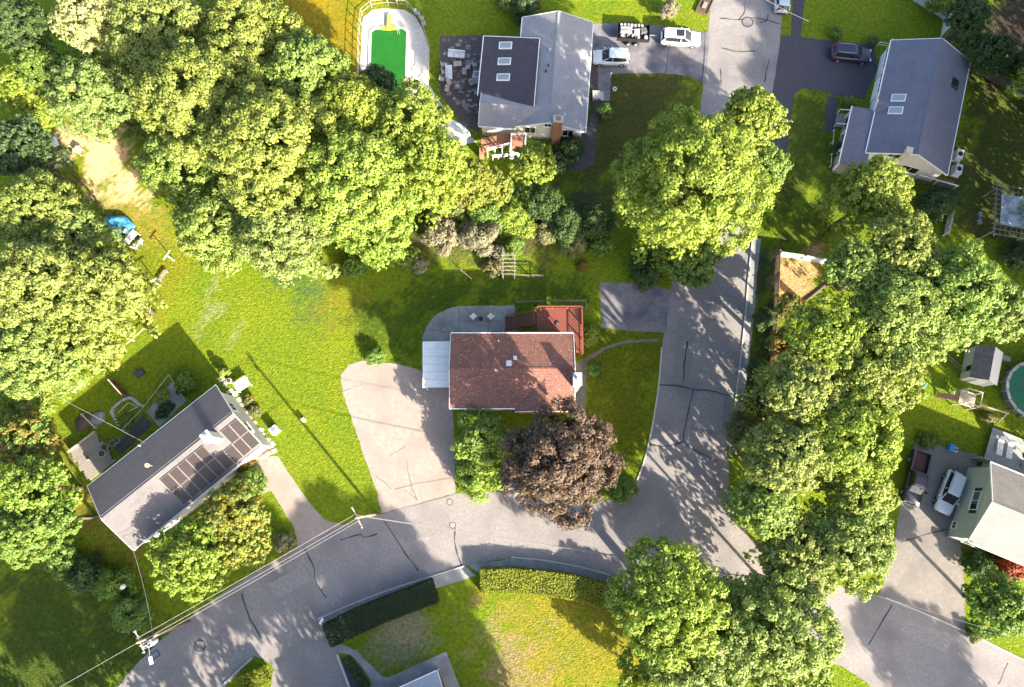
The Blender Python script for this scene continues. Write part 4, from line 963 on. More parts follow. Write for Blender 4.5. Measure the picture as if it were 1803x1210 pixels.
# trees just beyond the frame that throw the long shadows across it
def off_tree(src, x, y, s, label, rz):
    c = copy_tree(TREES[src][0]); c.location = (x, y, 0); c.scale = (s, s, s); c.rotation_euler = (0, 0, rz); c['label'] = label; c['group'] = 'trees just beyond the frame'
    c.name = 'street_tree'
OFF = [(3, 5, -32, 1.0), (5, -8, -31, .95), (9, -20, -33, 1.0), (3, -32, -31, .9), (5, 12, -39, 1.0), (9, -45, -33, 1.0), (3, -58, -27, 1.0), (5, -72, -20, 1.0), (9, 56, -33, .75), (3, 68, -4, .9), (5, 66, 10, 1.25), (9, 66, 23, 1.4), (3, 70, 35, 1.4), (5, 78, 48, 1.4), (9, -70, -4, .9), (3, 84, 58, 1.4), (5, 63, 30, 1.2), (9, 62, 44, 1.0)]
SIDE = ['south of the shaded road', 'below the bottom driveway', 'south of the small clipped hedge', 'below the transformer pole', 'south of the straw coloured lawn', 'south west of the transformer pole', 'far below the dim lawn', 'left of the dim lawn', 'throwing its shadow onto the lower road', 'right of the pale roofed house', 'right of the round pool', 'right of the pergola', 'right of the blue grey roofed house', 'right of the long fence', 'left of the bottom left lawn', 'far right of the conifers', 'right of the two skylights', 'right of the white board fence']
for k, (s_, x, y, sc) in enumerate(OFF): off_tree(s_, x, y, sc, 'tall tree beyond the frame '+SIDE[k], k*1.3)
print('\nLEAVES', NLEAF[0], 'TREES', len(TREES))

# ------------------------------------------------------------------ vehicles
def paint(name, c): return mat(name, c, rough=.28, spec=.6)
def loft(secs, ring):
    """secs: list of (x, halfwidth, z0, z1); ring: points (ky, kz) around the section"""
    mb = MB(); n = len(ring)
    vs = [Vector((x, ky*hw, z0+(z1-z0)*kz)) for x, hw, z0, z1 in secs for ky, kz in ring]
    fs = [(i*n+k, (i+1)*n+k, (i+1)*n+(k+1) % n, i*n+(k+1) % n) for i in range(len(secs)-1) for k in range(n)]
    fs += [tuple(range(n)), tuple(reversed(range((len(secs)-1)*n, len(secs)*n)))]
    return mb.add(vs, fs)
RING = [(-.55, 0), (-.97, .1), (-1, .55), (-.96, .88), (-.8, .98), (0, 1.03), (.8, .98), (.96, .88), (1, .55), (.97, .1), (.55, 0)]
def wheel(t, x, y, r=.34):
    w = MB(); w.tube([(x, y-.11, r), (x, y+.11, r)], r, 16); o = w.build('wheel', rubber, t, smooth=False)
    s = .115 if y > 0 else -.115
    MB().tube([(x, y+s-.01, r), (x, y+s+.01, r)], r*.6, 12).build('rim', steel, o)
def suv(label, px, py, hd, m, L=4.75, sunroof=False, rails=True, hatch=True, cat='car', name='parked_car', hood=.0):
    """hd: direction of the nose in degrees, world"""
    w = W(px, py, .8); t = thing(name, label, cat, (w.x, w.y, 0), math.radians(hd)); h = L/2; hw = .93
    b = loft([(-h, .72, .42, .9), (-h+.1, .86, .3, 1.0), (-h+.4, .92, .24, 1.03), (-h*.35, hw, .22, 1.02), (h*.15, hw, .22, 1.0), (h*.45, hw*.99, .24, .99), (h*.72, hw*.97, .26, .94), (h-.25, .86, .3, .86), (h-.06, .74, .36, .74), (h, .6, .42, .62)], RING).build('body', m, t, smooth=True)
    g = loft([(-h+.12, .68, .98, 1.04), (-h+.42, .76, .96, 1.56), (-h*.3, .8, .96, 1.64), (h*.05, .79, .96, 1.62), (h*.2, .77, .95, 1.52), (h*.5, .72, .95, .99)], [(-1, 0), (-.93, .55), (-.8, .98), (0, 1.03), (.8, .98), (.93, .55), (1, 0)]).build('window_glass', glass, t)
    rf = loft([(-h+.3, .6, 1.5, 1.57), (-h+.5, .645, 1.56, 1.63), (-h*.3, .69, 1.6, 1.685), (h*.03, .68, 1.58, 1.665), (h*.14, .63, 1.53, 1.6)], [(-1, 0), (-.97, .6), (-.8, 1), (.8, 1), (.97, .6), (1, 0)]).build('roof', m, t, smooth=False)
    if sunroof: MB().box((-h*.1, 0, 1.68), (1.0, .9, .04)).build('sunroof', glass, rf)
    if rails:
        for s in (-1, 1): MB().beam((-h+.55, s*.6, 1.7), (h*.05, s*.6, 1.7), .05, .05).build('roof_rail', steel, rf)
    for s in (-1, 1):
        MB().beam((h*.17, s*.72, 1.53), (h*.47, s*.7, 1.0), .07, .06).build('pillar', m, t); MB().beam((-h+.46, s*.72, 1.5), (-h+.16, s*.74, 1.02), .12, .06).build('pillar', m, t)
        MB().box((-.1, s*.84, 1.3), (.1, .05, .6)).build('pillar', m, t)
        MB().box((h*.36, s*1.03, 1.02), (.16, .2, .15)).build('mirror', m, t)
        for x in (h*.62, -h*.6): wheel(t, x, s*.83)
        MB().box((h-.14, s*.6, .74), (.2, .36, .14), rz=-s*.35).build('headlight', mat('lamp_glass', (.6, .62, .62), rough=.1), t)
        MB().box((-h+.07, s*.66, .92), (.1, .26, .26)).build('tail_light', mat('tail_red', (.35, .02, .02), rough=.2), t)
    MB().box((h-.02, 0, .48), (.1, 1.0, .12)).build('grille', black, t)
    MB().box((-h+.0, 0, .5), (.1, 1.2, .16)).build('bumper', black, t)
    return t
suv('white crossover parked nose toward the light grey roofed house', 1076, 100, 179, paint('paint_ice', (.58, .66, .7)), 4.4, rails=False)
suv('white suv with black sunroof parked near the street end of the grey driveway', 1199, 66, -4, paint('paint_white', (.8, .79, .77)), 4.85, True)
suv('dark navy suv on the dark asphalt driveway', 1499, 94, -6, paint('paint_navy', (.03, .03, .06)), 4.85)
suv('pale blue car cut off by the upper frame edge', 1378, -8, 84, paint('paint_blue', (.42, .5, .56)), 4.6, rails=False)
suv('white suv beside the sage green gable wall', 1673, 867, -117, paint('paint_silver', (.68, .7, .74)), 4.75)
def pickup(label, px, py, hd, m):
    w = W(px, py, .8); t = thing('pickup_truck', label, 'truck', (w.x, w.y, 0), math.radians(hd)); h = 2.9
    loft([(-.55, .97, .34, 1.08), (h*.15, .98, .34, 1.08), (h*.42, .97, .34, 1.07), (h*.75, .95, .36, 1.02), (h-.18, .88, .4, .95), (h, .74, .46, .78)], RING).build('body', m, t, smooth=True)
    loft([(-.62, .74, 1.04, 1.1), (-.5, .8, 1.02, 1.7), (0, .82, 1.02, 1.79), (.75, .8, 1.02, 1.76), (1.0, .78, 1.0, 1.65), (1.62, .74, 1.0, 1.06)], [(-1, 0), (-.93, .55), (-.8, .98), (0, 1.03), (.8, .98), (.93, .55), (1, 0)]).build('window_glass', glass, t)
    loft([(-.52, .63, 1.65, 1.76), (0, .68, 1.74, 1.84), (.75, .66, 1.71, 1.81), (.95, .6, 1.65, 1.72)], [(-1, 0), (-.95, .6), (-.8, 1), (.8, 1), (.95, .6), (1, 0)]).build('roof', m, t)
    bed = MB(); bed.box((-1.77, 0, .62), (2.3, 1.5, .08)); o = bed.build('bed_floor', mat('rust_red', (.075, .035, .032), (.1, .05, .045), 5, .8), t)
    for s in (-1, 1):
        MB().box((-1.75, s*.87, .78), (2.35, .2, .66)).build('bed_side', m, t)
        for x in (1.85, -1.75): wheel(t, x, s*.86, .4)
        MB().box((1.25, s*1.08, 1.15), (.2, .26, .22)).build('mirror', black, t)
        MB().box((h-.1, s*.65, .84), (.12, .36, .2)).build('headlight', mat('lamp_glass', (.6, .62, .62)), t)
        MB().box((-2.94, s*.86, .9), (.06, .18, .36)).build('tail_light', mat('tail_red', (.35, .02, .02)), t)
        MB().beam((-.5, s*.72, 1.66), (-.6, s*.74, 1.06), .1, .06).build('pillar', m, t); MB().beam((.98, s*.72, 1.64), (1.6, s*.7, 1.06), .08, .06).build('pillar', m, t)
    MB().box((-2.9, 0, .8), (.1, 1.55, .6)).build('tailgate', m, t); MB().box((-.66, 0, .85), (.08, 1.55, .55)).build('bed_front', m, t)
    MB().box((h+.02, 0, .52), (.16, 1.7, .2)).build('bumper', steel, t); MB().box((-3.0, 0, .5), (.16, 1.7, .18)).build('bumper', steel, t)
    MB().box((h-.02, 0, .75), (.08, 1.0, .2)).build('grille', black, t)
    return t
pickup('dark pickup truck with open reddish bed on the tan driveway', 1614, 842, -109, paint('paint_charcoal', (.03, .028, .034)))
# black flat truck with a load of grey things
w = W(1115, 58, .8); t = thing('utility_trailer', 'black utility trailer loaded with grey boxes and gear beside the white cars', 'trailer', (w.x, w.y, 0), math.radians(-4))
MB().box((0, 0, .62), (3.9, 2.1, .14)).build('bed', black, t)
for s in (-1, 1):
    MB().box((0, s*1.05, .9), (3.9, .06, .5)).build('side_board', black, t); MB().box((s*1.93, 0, .9), (.06, 2.1, .5)).build('end_board', black, t)
    for x in (-.45, .45): wheel(t, x, s*1.2, .33)
MB().beam((1.95, 0, .55), (2.9, 0, .5), .1, .1).build('drawbar', steel, t)
R_ = random.Random(12)
def load(c, d, m, rz=0): o = MB().box(c, d, rz, .93).build('load_box', m, t, bevel=.03); return o
load((-.9, .1, 1.0), (1.5, .9, .55), concrete_grey); load((.4, -.1, .95), (.7, .8, .5), mat('load_grey', (.35, .35, .37), rough=.6)); load((1.2, .2, 1.0), (.8, .7, .5), mat('load_dark', (.09, .09, .1)), .3)
for k in range(7): MB().tube([(-1.5+.42*k, .8, .7), (-1.5+.42*k, .82, 1.15+.05*(k % 3))], .14+.02*(k % 2), 10).build('load_can', [white_metal, mat('load_grey', (.35, .35, .37)), concrete_grey][k % 3], t)
for k in range(9): load((R_.uniform(-1.6, 1.6), R_.uniform(-.85, -.3), .85+R_.uniform(0, .2)), (R_.uniform(.2, .5), R_.uniform(.15, .4), .3), [white_metal, mat('load_dark', (.09, .09, .1)), steel][k % 3], R_.uniform(0, 3))
MB().tube([(1.55, -.75, .7), (1.55, -.75, 1.1)], .2, 12).build('load_can', white_metal, t)
MB().beam((-1.6, -.2, 1.35), (1.5, .5, 1.15), .06, .06).build('load_pole', steel, t)

# ------------------------------------------------------------------ pools
def ring_pts(poly, z, off):
    n = len(poly); c = sum((Vector(p) for p in poly), Vector((0, 0)))/n
    return [c+(Vector(p)-c)*(1+off/((Vector(p)-c).length)) for p in poly]
water_g = mat('water_green', (.012, .105, .006), (.016, .13, .01), .5, .12, .01, 2.0, spec=.6)
sheet('pool_deck', [(634, 140), (636, 60), (640, 30), (655, 18), (680, 15), (712, 17), (732, 30), (745, 55), (756, 90), (755, 150), (800, 215), (840, 250), (800, 260), (700, 240), (634, 230)], concrete_pale, .02, 'white concrete deck around the green swimming pool')
poly = [q.to_tuple() for q in P([(652, 56), (660, 50), (710, 49), (718, 56), (716, 130), (712, 205), (655, 205), (648, 195)], 0.05)]
pc = W(684, 125, 0); t = thing('swimming_pool', 'in ground swimming pool with bright green water beside the grove', 'pool', pc)
lp = [(a-pc.x, b-pc.y) for a, b in poly]
MB().sheet(lp, .06).build('water', water_g, t)
for i in range(len(lp)):
    a, b = Vector(lp[i]), Vector(lp[(i+1) % len(lp)]); d = (b-a); n_ = max(1, round(d.length/.9)); d.normalize(); nn = Vector((-d.y, d.x))
    for k in range(n_):
        p0, p1 = a.lerp(b, k/n_), a.lerp(b, (k+1)/n_); mid = (p0+p1)/2; MB().box((mid.x, mid.y, .07), ((p1-p0).length-.02, .34, .1), math.atan2(d.y, d.x)).build('coping', concrete_pale, t)
a = W(684, 49, .5)-pc
for k in range(3): MB().box((a.x, a.y+.25-.1*k, .12+.0*k), (1.8, .5, .14)).build('step', mat('pool_yellow', (.62, .58, .08), rough=.5), t) if k == 0 else None
MB().box((a.x, a.y+.9, .3), (.5, 2.2, .08)).build('diving_board', mat('pool_yellow', (.62, .58, .08), rough=.5), t); MB().box((a.x, a.y+1.6, .14), (.5, .5, .26)).build('board_stand', steel, t)
for s in (-.35, .35): MB().tube([(a.x+1.2+s*.3, a.y-.6, .1), (a.x+1.2+s*.3, a.y-.3, .9), (a.x+1.2+s*.3, a.y+.2, .1)], .03, 6).build('ladder_rail', steel, t)
# pool fence: posts and rails, each run a thing
def fence(label, pts, h=1.2, m=white, step=2.0, rails=(.25, 1.1), post=.08, boards=0.0, bw=.12, name='fence', px=True, cat='fence'):
    pts = [W(a, b, 0) for a, b in pts] if px else [Vector((*p, 0)) for p in pts]
    c = sum(pts, Vector())/len(pts); t = thing(name, label, cat, c)
    for a, b in zip(pts, pts[1:]):
        a, b = a-c, b-c; n = max(1, round((b-a).length/step)); d = (b-a).normalized(); rz = math.atan2(d.y, d.x)
        for i in range(n+1):
            p = a.lerp(b, i/n); MB().box((p.x, p.y, h/2+.02), (post, post, h+.04), rz).build('post', m, t)
        for z in rails: MB().beam(a+Vector((0, 0, z*h)), b+Vector((0, 0, z*h)), post*.5, post*.8).build('rail', m, t)
        if boards:
            n = int((b-a).length/boards); nn = Vector((-d.y, d.x, 0))*post*.6
            for i in range(n):
                p = a.lerp(b, (i+.5)/n)+nn; MB().box((p.x, p.y, h/2), (bw, .025, h-.06+.04*((i*7) % 3)/3), rz).build('board', m, t)
    return t
fence('pool fence of thin posts curving around the white pool deck', [(632, 150), (634, 60), (638, 28), (655, 14), (684, 10), (718, 14), (742, 40), (757, 90), (756, 140), (750, 150)], 1.3, mat('fence_tan', (.35, .3, .24)), 1.4, (.5, .98), .07)
# above ground pool at the right edge
pc = W(1812, 690, 0); t = thing('round_pool', 'round above ground pool with dark green water at the right edge', 'pool', pc); R0 = 3.0
MB().prism([(R0*math.cos(k*math.pi/18), R0*math.sin(k*math.pi/18)) for k in range(36)], 0, 1.0).build('water', mat('water_teal', (.03, .13, .09), (.04, .16, .11), .6, .1, .01, 2, spec=.6), t)
for k in range(18):
    a0, a1 = k*math.pi/9, (k+1)*math.pi/9-.03
    q = [(r*math.cos(a), r*math.sin(a)) for r, a in ((R0, a0), (R0, a1), (R0+.32, a1), (R0+.32, a0))]
    MB().prism(q, 1.08, 1.16).build('rim_plate', mat('pool_rim', (.3, .31, .31), (.38, .39, .38), 3, .6), t)
    MB().box(((R0+.2)*math.cos(a0), (R0+.2)*math.sin(a0), .54), (.14, .14, 1.08), a0).build('post', steel, t)
mb = MB(); mb.tube([(0, 0, 0), (0, 0, 1.09)], R0+.06, 36, False); mb.build('wall_ring', mat('pool_wall', (.2, .22, .22)), t)

# ------------------------------------------------------------------ patio behind the light grey roofed house
sheet('patio', [(774, 64), (852, 62), (848, 160), (844, 232), (815, 222), (775, 165)], mat('patio_dark', (.07, .058, .055), (.1, .085, .08), 3, .9), .006, 'dark stone patio between the pool and the light grey roofed house')
pt = struct(thing('stone_paving', 'x', 'x', (0, 0, 0))); del pt['label'], pt['category']
R_ = random.Random(3); pm = [mat('paver_a', (.2, .175, .165), (.25, .22, .2), 6), mat('paver_b', (.13, .11, .105), (.17, .145, .135), 6), mat('paver_c', (.27, .25, .24), (.33, .3, .29), 6)]
for k in range(120):
    x, y = R_.uniform(778, 846), R_.uniform(68, 205)
    if y > 165 and x < 790+(y-165)*.9: continue
    if y < 95 and R_.random() < .35: continue
    w = W(x, y, 0); s = R_.uniform(.3, .62)
    MB().box((w.x, w.y, .022+.0007*k % .02), (s, s*R_.uniform(.6, 1), .03), R_.uniform(-.15, .15)).build('paver', pm[R_.choice((0, 0, 1, 1, 2))], pt)
def lounge(label, px, py, l, w_, rz, name='outdoor_sofa', cat='sofa'):
    p = W(px, py, 0); t = thing(name, label, cat, p, math.radians(rz))
    MB().box((0, 0, .16), (l, w_, .22)).build('base', mat('wicker', (.12, .11, .1), rough=.8), t, bevel=.02)
    n = max(2, round(l/.7))
    for k in range(n): MB().box((-l/2+l*(k+.5)/n, -.08, .34), (l/n-.03, w_-.2, .15)).build('cushion', mat('cushion', (.55, .58, .6), (.62, .65, .66), 4, .9), t, bevel=.04)
    MB().box((0, w_/2-.08, .5), (l, .16, .5)).build('backrest', mat('cushion', (.55, .58, .6)), t, bevel=.04)
    for s in (-1, 1):
        for q in (-1, 1): MB().box((s*(l/2-.08), q*(w_/2-.08), .03), (.07, .07, .06)).build('leg', black, t)
lounge('white cushioned outdoor sofa across the top of the dark patio', 804, 99, 2.1, .85, -6)
lounge('white cushioned outdoor sofa standing upright in line with the pool', 791, 130, 1.9, .8, 92)
def chair(label, px, py, rz, m=None, group=None, s=1.0, z=0.02):
    p = W(px, py, z); t = thing('patio_chair', label, 'chair', p, math.radians(rz), group); m = m or mat('cushion', (.55, .58, .6))
    MB().box((0, 0, .4), (.62*s, .62*s, .1)).build('seat', m, t, bevel=.02)
    MB().box((0, .3*s, .68), (.62*s, .09, .52)).build('backrest', m, t, bevel=.02)
    for a in (-1, 1):
        MB().box((a*.32*s, 0, .58), (.06, .6*s, .05)).build('armrest', mat('chair_frame', (.2, .2, .21)), t)
        for b in (-1, 1): MB().box((a*.28*s, b*.27*s, .185), (.05, .05, .37)).build('leg', mat('chair_frame', (.2, .2, .21)), t)
    return t
for lab, x, y, r in (('patio chair nearest the lower left corner of the dark patio', 779, 143, 80), ('patio chair tilted below the upright sofa', 791, 149, 20), ('patio chair below the tilted chair on the dark patio', 788, 161, -10), ('patio chair alone in the middle bottom of the dark patio', 806, 156, 150), ('patio chair beside the boxy grill', 824, 122, -90), ('patio chair above the grill by the dark roof', 836, 118, 100)):
    chair(lab, x, y, r, mat('chair_pale', (.4, .37, .35)), 'chairs on the dark patio', .85)
p = W(840, 138, 0); t = thing('air_conditioner', 'boxy white unit on a pad against the dark addition', 'air conditioner', p)
MB().box((0, -.1, .05), (1.2, 1.2, .1)).build('pad', concrete_pale, t); MB().box((0, 0, .5), (.85, .85, .8)).build('case', mat('ac_case', (.5, .53, .58), rough=.5), t, bevel=.03); MB().tube([(0, 0, .9), (0, 0, .92)], .34, 16).build('fan_guard', mat('ac_blue', (.1, .14, .25)), t)
for k in range(4): MB().box((0, -.3+.2*k, .93), (.7, .04, .02)).build('slat', steel, t)
p = W(808, 228, 0); t = thing('rowing_boat', 'small white upturned boat under the grove beside the brick deck', 'boat', p, math.radians(-35))
loft([(-1.6, .3, .1, .35), (-1.2, .55, .03, .5), (0, .65, 0, .55), (1.0, .5, .03, .5), (1.7, .08, .2, .4)], [(-1, 0), (-.98, .5), (-.6, .95), (0, 1.05), (.6, .95), (.98, .5), (1, 0)]).build('hull', white, t, smooth=True); MB().beam((-1.5, 0, .57), (1.5, 0, .56), .06, .06).build('keel', mat('boat_blue', (.08, .14, .22)), t)
for k, (x, y) in enumerate(((735, 27), (743, 36), (747, 45))):
    chair(['first', 'second', 'third'][k]+' pool chair counted from the top at the rounded end of the pool deck', x, y, 60+20*k, mat('chair_dark', (.3, .31, .33)), None, .8)

# ------------------------------------------------------------------ behind the brown roofed house
chair('left white patio chair on the rounded patio', 834, 559, 135, white, None, 1.05); chair('right white patio chair on the rounded patio', 864, 559, -135, white, None, 1.05)
p = W(847, 563, .02); t = thing('side_table', 'small round dark table between the two white patio chairs', 'table', p)
MB().tube([(0, 0, .45), (0, 0, .5)], .26, 16).build('table_top', black, t); MB().tube([(0, 0, 0), (0, 0, .45)], .04, 8).build('leg', black, t); MB().tube([(0, 0, 0), (0, 0, .03)], .18, 12).build('foot', black, t)
p = W(979, 571, 2.7); t = thing('grill', 'round black kettle grill on the red deck', 'grill', p)
MB().blob((0, 0, .75), (.3, .3, .24), 1, 2, 0).build('kettle', black, t, smooth=True)
for k in range(3): MB().tube([(.18*math.cos(k*2.1), .18*math.sin(k*2.1), .6), (.3*math.cos(k*2.1), .3*math.sin(k*2.1), .0)], .02, 6).build('leg', steel, t)
# wooden arbour and low fence of the border bed
p = W(896, 476, 0); t = thing('arbour', 'weathered square wooden arbour in the border bed', 'arbour', p)
for a in (-.65, .65):
    for b in (-1.1, 1.1): MB().box((a, b, 1.0), (.1, .1, 2.0)).build('post', wood_grey, t)
    MB().beam((a, -1.3, 2.05), (a, 1.3, 2.05), .1, .12).build('beam', wood_grey, t)
for k in range(6): MB().beam((-.85, -1.1+.44*k, 2.15), (.85, -1.1+.44*k, 2.15), .06, .08).build('slat', wood_grey, t)
fence('low rail fence running right from the wooden arbour', [(906, 486), (930, 488), (955, 488)], .9, wood_grey, 1.6, (.5, .95), .07)
fence('slanted low rail fence left of the border bed', [(812, 478), (830, 494)], .9, wood_grey, 1.3, (.5, .95), .07)
fence('low garden fence along the north side of the red deck', [(908, 534), (966, 532), (1031, 532), (1031, 545)], .9, wood_grey, 1.8, (.5, .95), .07)

# ------------------------------------------------------------------ utility poles, lamps and cables
def pole(label, px, py, h, trans=False):
    p = W(px, py, 0); t = thing('utility_pole', label, 'pole', p)
    MB().tube([(0, 0, -.1), (0, 0, h*.5), (0, 0, h)], [.17, .145, .11], 10).build('shaft', mat('pole_wood', (.22, .17, .12), (.32, .25, .18), 5, .9), t, smooth=True)
    d = (W(664, 906, 0)-W(335, 1092, 0)).normalized(); n = Vector((-d.y, d.x, 0))
    MB().beam(n*1.1+Vector((0, 0, h-.5)), -n*1.1+Vector((0, 0, h-.5)), .1, .12).build('crossarm', wood_pale, t)
    for k in (-1, -.35, .35, 1): MB().tube([n*k+Vector((0, 0, h-.44)), n*k+Vector((0, 0, h-.2))], .05, 8).build('insulator', mat('insulator', (.3, .3, .32), rough=.3), t)
    for s in (-1, 1): MB().beam(Vector((0, 0, h-1.1)), n*s*.7+Vector((0, 0, h-.55)), .04, .04).build('brace', steel, t)
    return t, d, n
p1, dW, nW = pole('transformer pole at the bottom left with a street lamp', 333, 1094, 10.5)
for k in range(3):
    a = (-nW*1.0+dW*(-.55+.55*k)).normalized()
    o = MB().tube([a*.55+Vector((0, 0, 8.0)), a*.55+Vector((0, 0, 9.1))], .27, 14).build('transformer', mat('transformer_grey', (.18, .21, .25), (.26, .29, .34), 4, .5), p1)
    MB().tube([a*.55+Vector((0, 0, 9.1)), a*.55+Vector((0, 0, 9.35))], .08, 8).build('bushing', mat('insulator', (.3, .3, .32)), o)
    MB().beam(a*.1+Vector((0, 0, 8.5)), a*.4+Vector((0, 0, 8.5)), .1, .3).build('bracket', steel, p1)
la = (-nW*.9-dW*.2).normalized()
MB().tube([Vector((0, 0, 8.3)), la*1.0+Vector((0, 0, 8.7)), la*1.7+Vector((0, 0, 8.75))], .035, 8).build('lamp_arm', steel, p1)
hd = MB().beam(la*1.6+Vector((0, 0, 8.74)), la*2.3+Vector((0, 0, 8.72)), .28, .14).build('lamp_head', white_metal, p1); MB().beam(la*1.75+Vector((0, 0, 8.64)), la*2.2+Vector((0, 0, 8.62)), .2, .06).build('lens', mat('lamp_glass', (.6, .62, .62)), hd)
p2, _, _ = pole('slim utility pole at the driveway mouth throwing a long shadow on the lawn', 663, 905, 10.2)
p3, _, _ = pole('utility pole among the trees by the junction', 1330, 1010, 10.5)
def cable(label, a, b, r=.02, sag=.5, dash=False, m=None):
    a, b = Vector(a), Vector(b); n = 14
    c = (a+b)/2; t_ = [a.lerp(b, i/n)-Vector((0, 0, sag*4*(i/n)*(1-i/n))) for i in range(n+1)]
    o = MB().tube(t_, r, 6).build('overhead_cable', m or mat('cable_pale', (.3, .28, .26), rough=.6), origin=a)
    return tag(o, label, 'cable')
A1, A2, A3 = Vector(p1.location), Vector(p2.location), Vector(p3.location)
up = lambda v, z, n=0.0: v+nW*n+Vector((0, 0, z))
cable('upper overhead cable from the transformer pole to the slim pole', up(A1, 10.2, .35), up(A2, 9.9, .35), .016, .4)
cable('second overhead cable beside the upper one between the two poles', up(A1, 10.2, -.35), up(A2, 9.9, -.35), .014, .6)
cable('thick lower telephone cable between the two poles', up(A1, 7.4, .12), up(A2, 7.2, .12), .018, .5)
cable('overhead cable crossing the sunlit road from the slim pole', up(A2, 9.9, .3), up(A3, 10.0, .3), .02, .8, m=mat('cable_grey', (.2, .19, .2)))
cable('lower cable crossing the sunlit road from the slim pole', up(A2, 7.2), up(A3, 7.3), .028, .8, m=mat('cable_grey', (.2, .19, .2)))
cable('cable leaving the transformer pole toward the bottom left', up(A1, 10.1), up(A1, 9.5)-dW*30, .014, .5)
cable('pale service cable over the shaded backyard', W(72, 684, 5.0), (D.M @ Vector((-1.0, D.w-.2, 4.75))), .018, .15)
cable('dashed service cable from the corner of the solar panel house to the globe lamp bush', (D.M @ Vector((-D.l+.3, -D.w+1.2, 4.6))), up(A1, 7.6), .02, .5)
cable('thin cable across the upper end of the street', W(1325, -15, 7.5), W(1425, 38, 6.8), .016, .2)
cable('thin cable over the tan driveway mouth toward the right edge', W(1545, 1049, 6.5), W(1830, 1135, 6.5), .014, .2, m=mat('cable_grey', (.2, .19, .2)))
t = thing('garden_lamp', 'white globe lamp on a post among the bushes by the transformer pole', 'lamp', W(236, 1028, 0))
MB().tube([(0, 0, 0), (0, 0, 2.0)], .05, 8).build('post', black, t); MB().blob((0, 0, 2.25), (.3, .3, .3), 1, 2, 0).build('globe', white, t, smooth=True)
t = thing('mailbox', 'mailbox on a post at the end of the long dark hedge', 'mailbox', W(571, 1090, 0), math.radians(-25))
MB().box((0, 0, .55), (.1, .1, 1.1)).build('post', wood_grey, t); MB().tube([(0, -.3, 1.18), (0, .3, 1.18)], .15, 12).build('box', white_metal, t); MB().box((.17, -.1, 1.25), (.02, .06, .2)).build('flag', mat('flag_red', (.4, .03, .03)), t)
t = thing('lawn_marker', 'small white box on the sunlit lawn near the pole shadow', 'box', W(536, 740, 0), math.radians(40))
MB().box((0, 0, .25), (.35, .35, .5)).build('case', white, t, bevel=.02); MB().box((0, 0, .53), (.42, .42, .06)).build('lid', concrete_pale, t)

# ------------------------------------------------------------------ loose stones, beds and garden things
def rock(label, px, py, r, m=stone, flat=.45, rz=0, name='boulder', cat='rock', group=None, z=0.0):
    p = W(px, py, 0); o = MB().blob((0, 0, r[2]*.55), r, int(px*3+py), 2, .22).build(name, m, origin=(p.x, p.y, z), smooth=False); o.rotation_euler = (0, 0, math.radians(rz)); return tag(o, label, cat, group)
rock('flat pale stone slab on the sunlit lawn by the driveway', 583, 832, (.95, .45, .14), concrete_pale, rz=30)
rock('large grey boulder against the back wall of the solar panel house', 360, 664, (.95, .9, .9), mat('stone_blue', (.17, .18, .2), (.3, .31, .33), 4, .95, .04, 6))
R_ = random.Random(9)
for k, (x, y) in enumerate([(1416, 55), (1423, 55), (1440, 58), (1446, 58), (1451, 60), (1457, 61), (1485, 66), (1490, 66), (1504, 68), (1509, 69), (1521, 71)]):
    rock(['first', 'second', 'third', 'fourth', 'fifth', 'sixth', 'seventh', 'eighth', 'ninth', 'tenth', 'last'][k]+' white edging stone counted from the street along the dark driveway', x, y, (.3, .22, .16), mat('stone_white', (.5, .5, .48), (.6, .6, .58), 5), group='white stones edging the dark driveway', name='edging_stone')
for k in range(12):
    rock('small stone scattered below the white wall', 1626+R_.uniform(0, 28), 22+R_.uniform(0, 34), (.18, .14, .12), mat('stone_white', (.5, .5, .48)), group='stones scattered below the white wall', name='stone')
t = thing('trash_bin', 'small dark cold frame box on the shaded backyard grass', 'box', W(248, 658, 0), math.radians(32))
MB().box((0, 0, .18), (.95, .6, .36)).build('case', mat('bin_dark', (.03, .03, .045)), t, bevel=.02); MB().box((0, 0, .39), (1.0, .65, .05)).build('lid', mat('bin_lid', (.05, .05, .07)), t)
p = W(215, 685, 0); t = thing('wooden_trough', 'upright dark red plank screen on the shaded backyard grass', 'screen', p, math.radians(-45))
for k in range(4): MB().box((0, 0, .22+.34*k), (2.3, .06, .3)).build('plank', wood_red, t)
MB().box((0, 0, 1.5), (2.4, .12, .08)).build('cap', wood_pale, t)
for s in (-1, 1): MB().box((s*1.1, .06, .72), (.1, .1, 1.44)).build('post', wood_dark, t)
# horseshoe stone border round a bed
t = thing('stone_border', 'horseshoe of grey stones around a garden bed in the shaded backyard', 'border', W(222, 725, 0)); o_ = Vector(t.location)
line = smooth_line(P([(218, 757), (200, 735), (197, 722), (205, 713), (220, 702), (230, 700), (238, 705), (244, 712), (252, 715)]), 2)
for k, q in enumerate(line):
    MB().blob((q.x-o_.x, q.y-o_.y, .09), (.26, .18, .15), k, 1, .2).build('stone', stone, t)
for a, b in (((208, 727), (226, 709)), ((226, 709), (243, 717)), ((222, 727), (241, 717))): 
    a, b = W(*a, .1)-o_, W(*b, .1)-o_; MB().beam((a.x, a.y, .1), (b.x, b.y, .1), .08, .12).build('edging', wood_pale, t)
bush('leafy plants inside the horseshoe of stones', 222, 742, 14, .6, 'green')
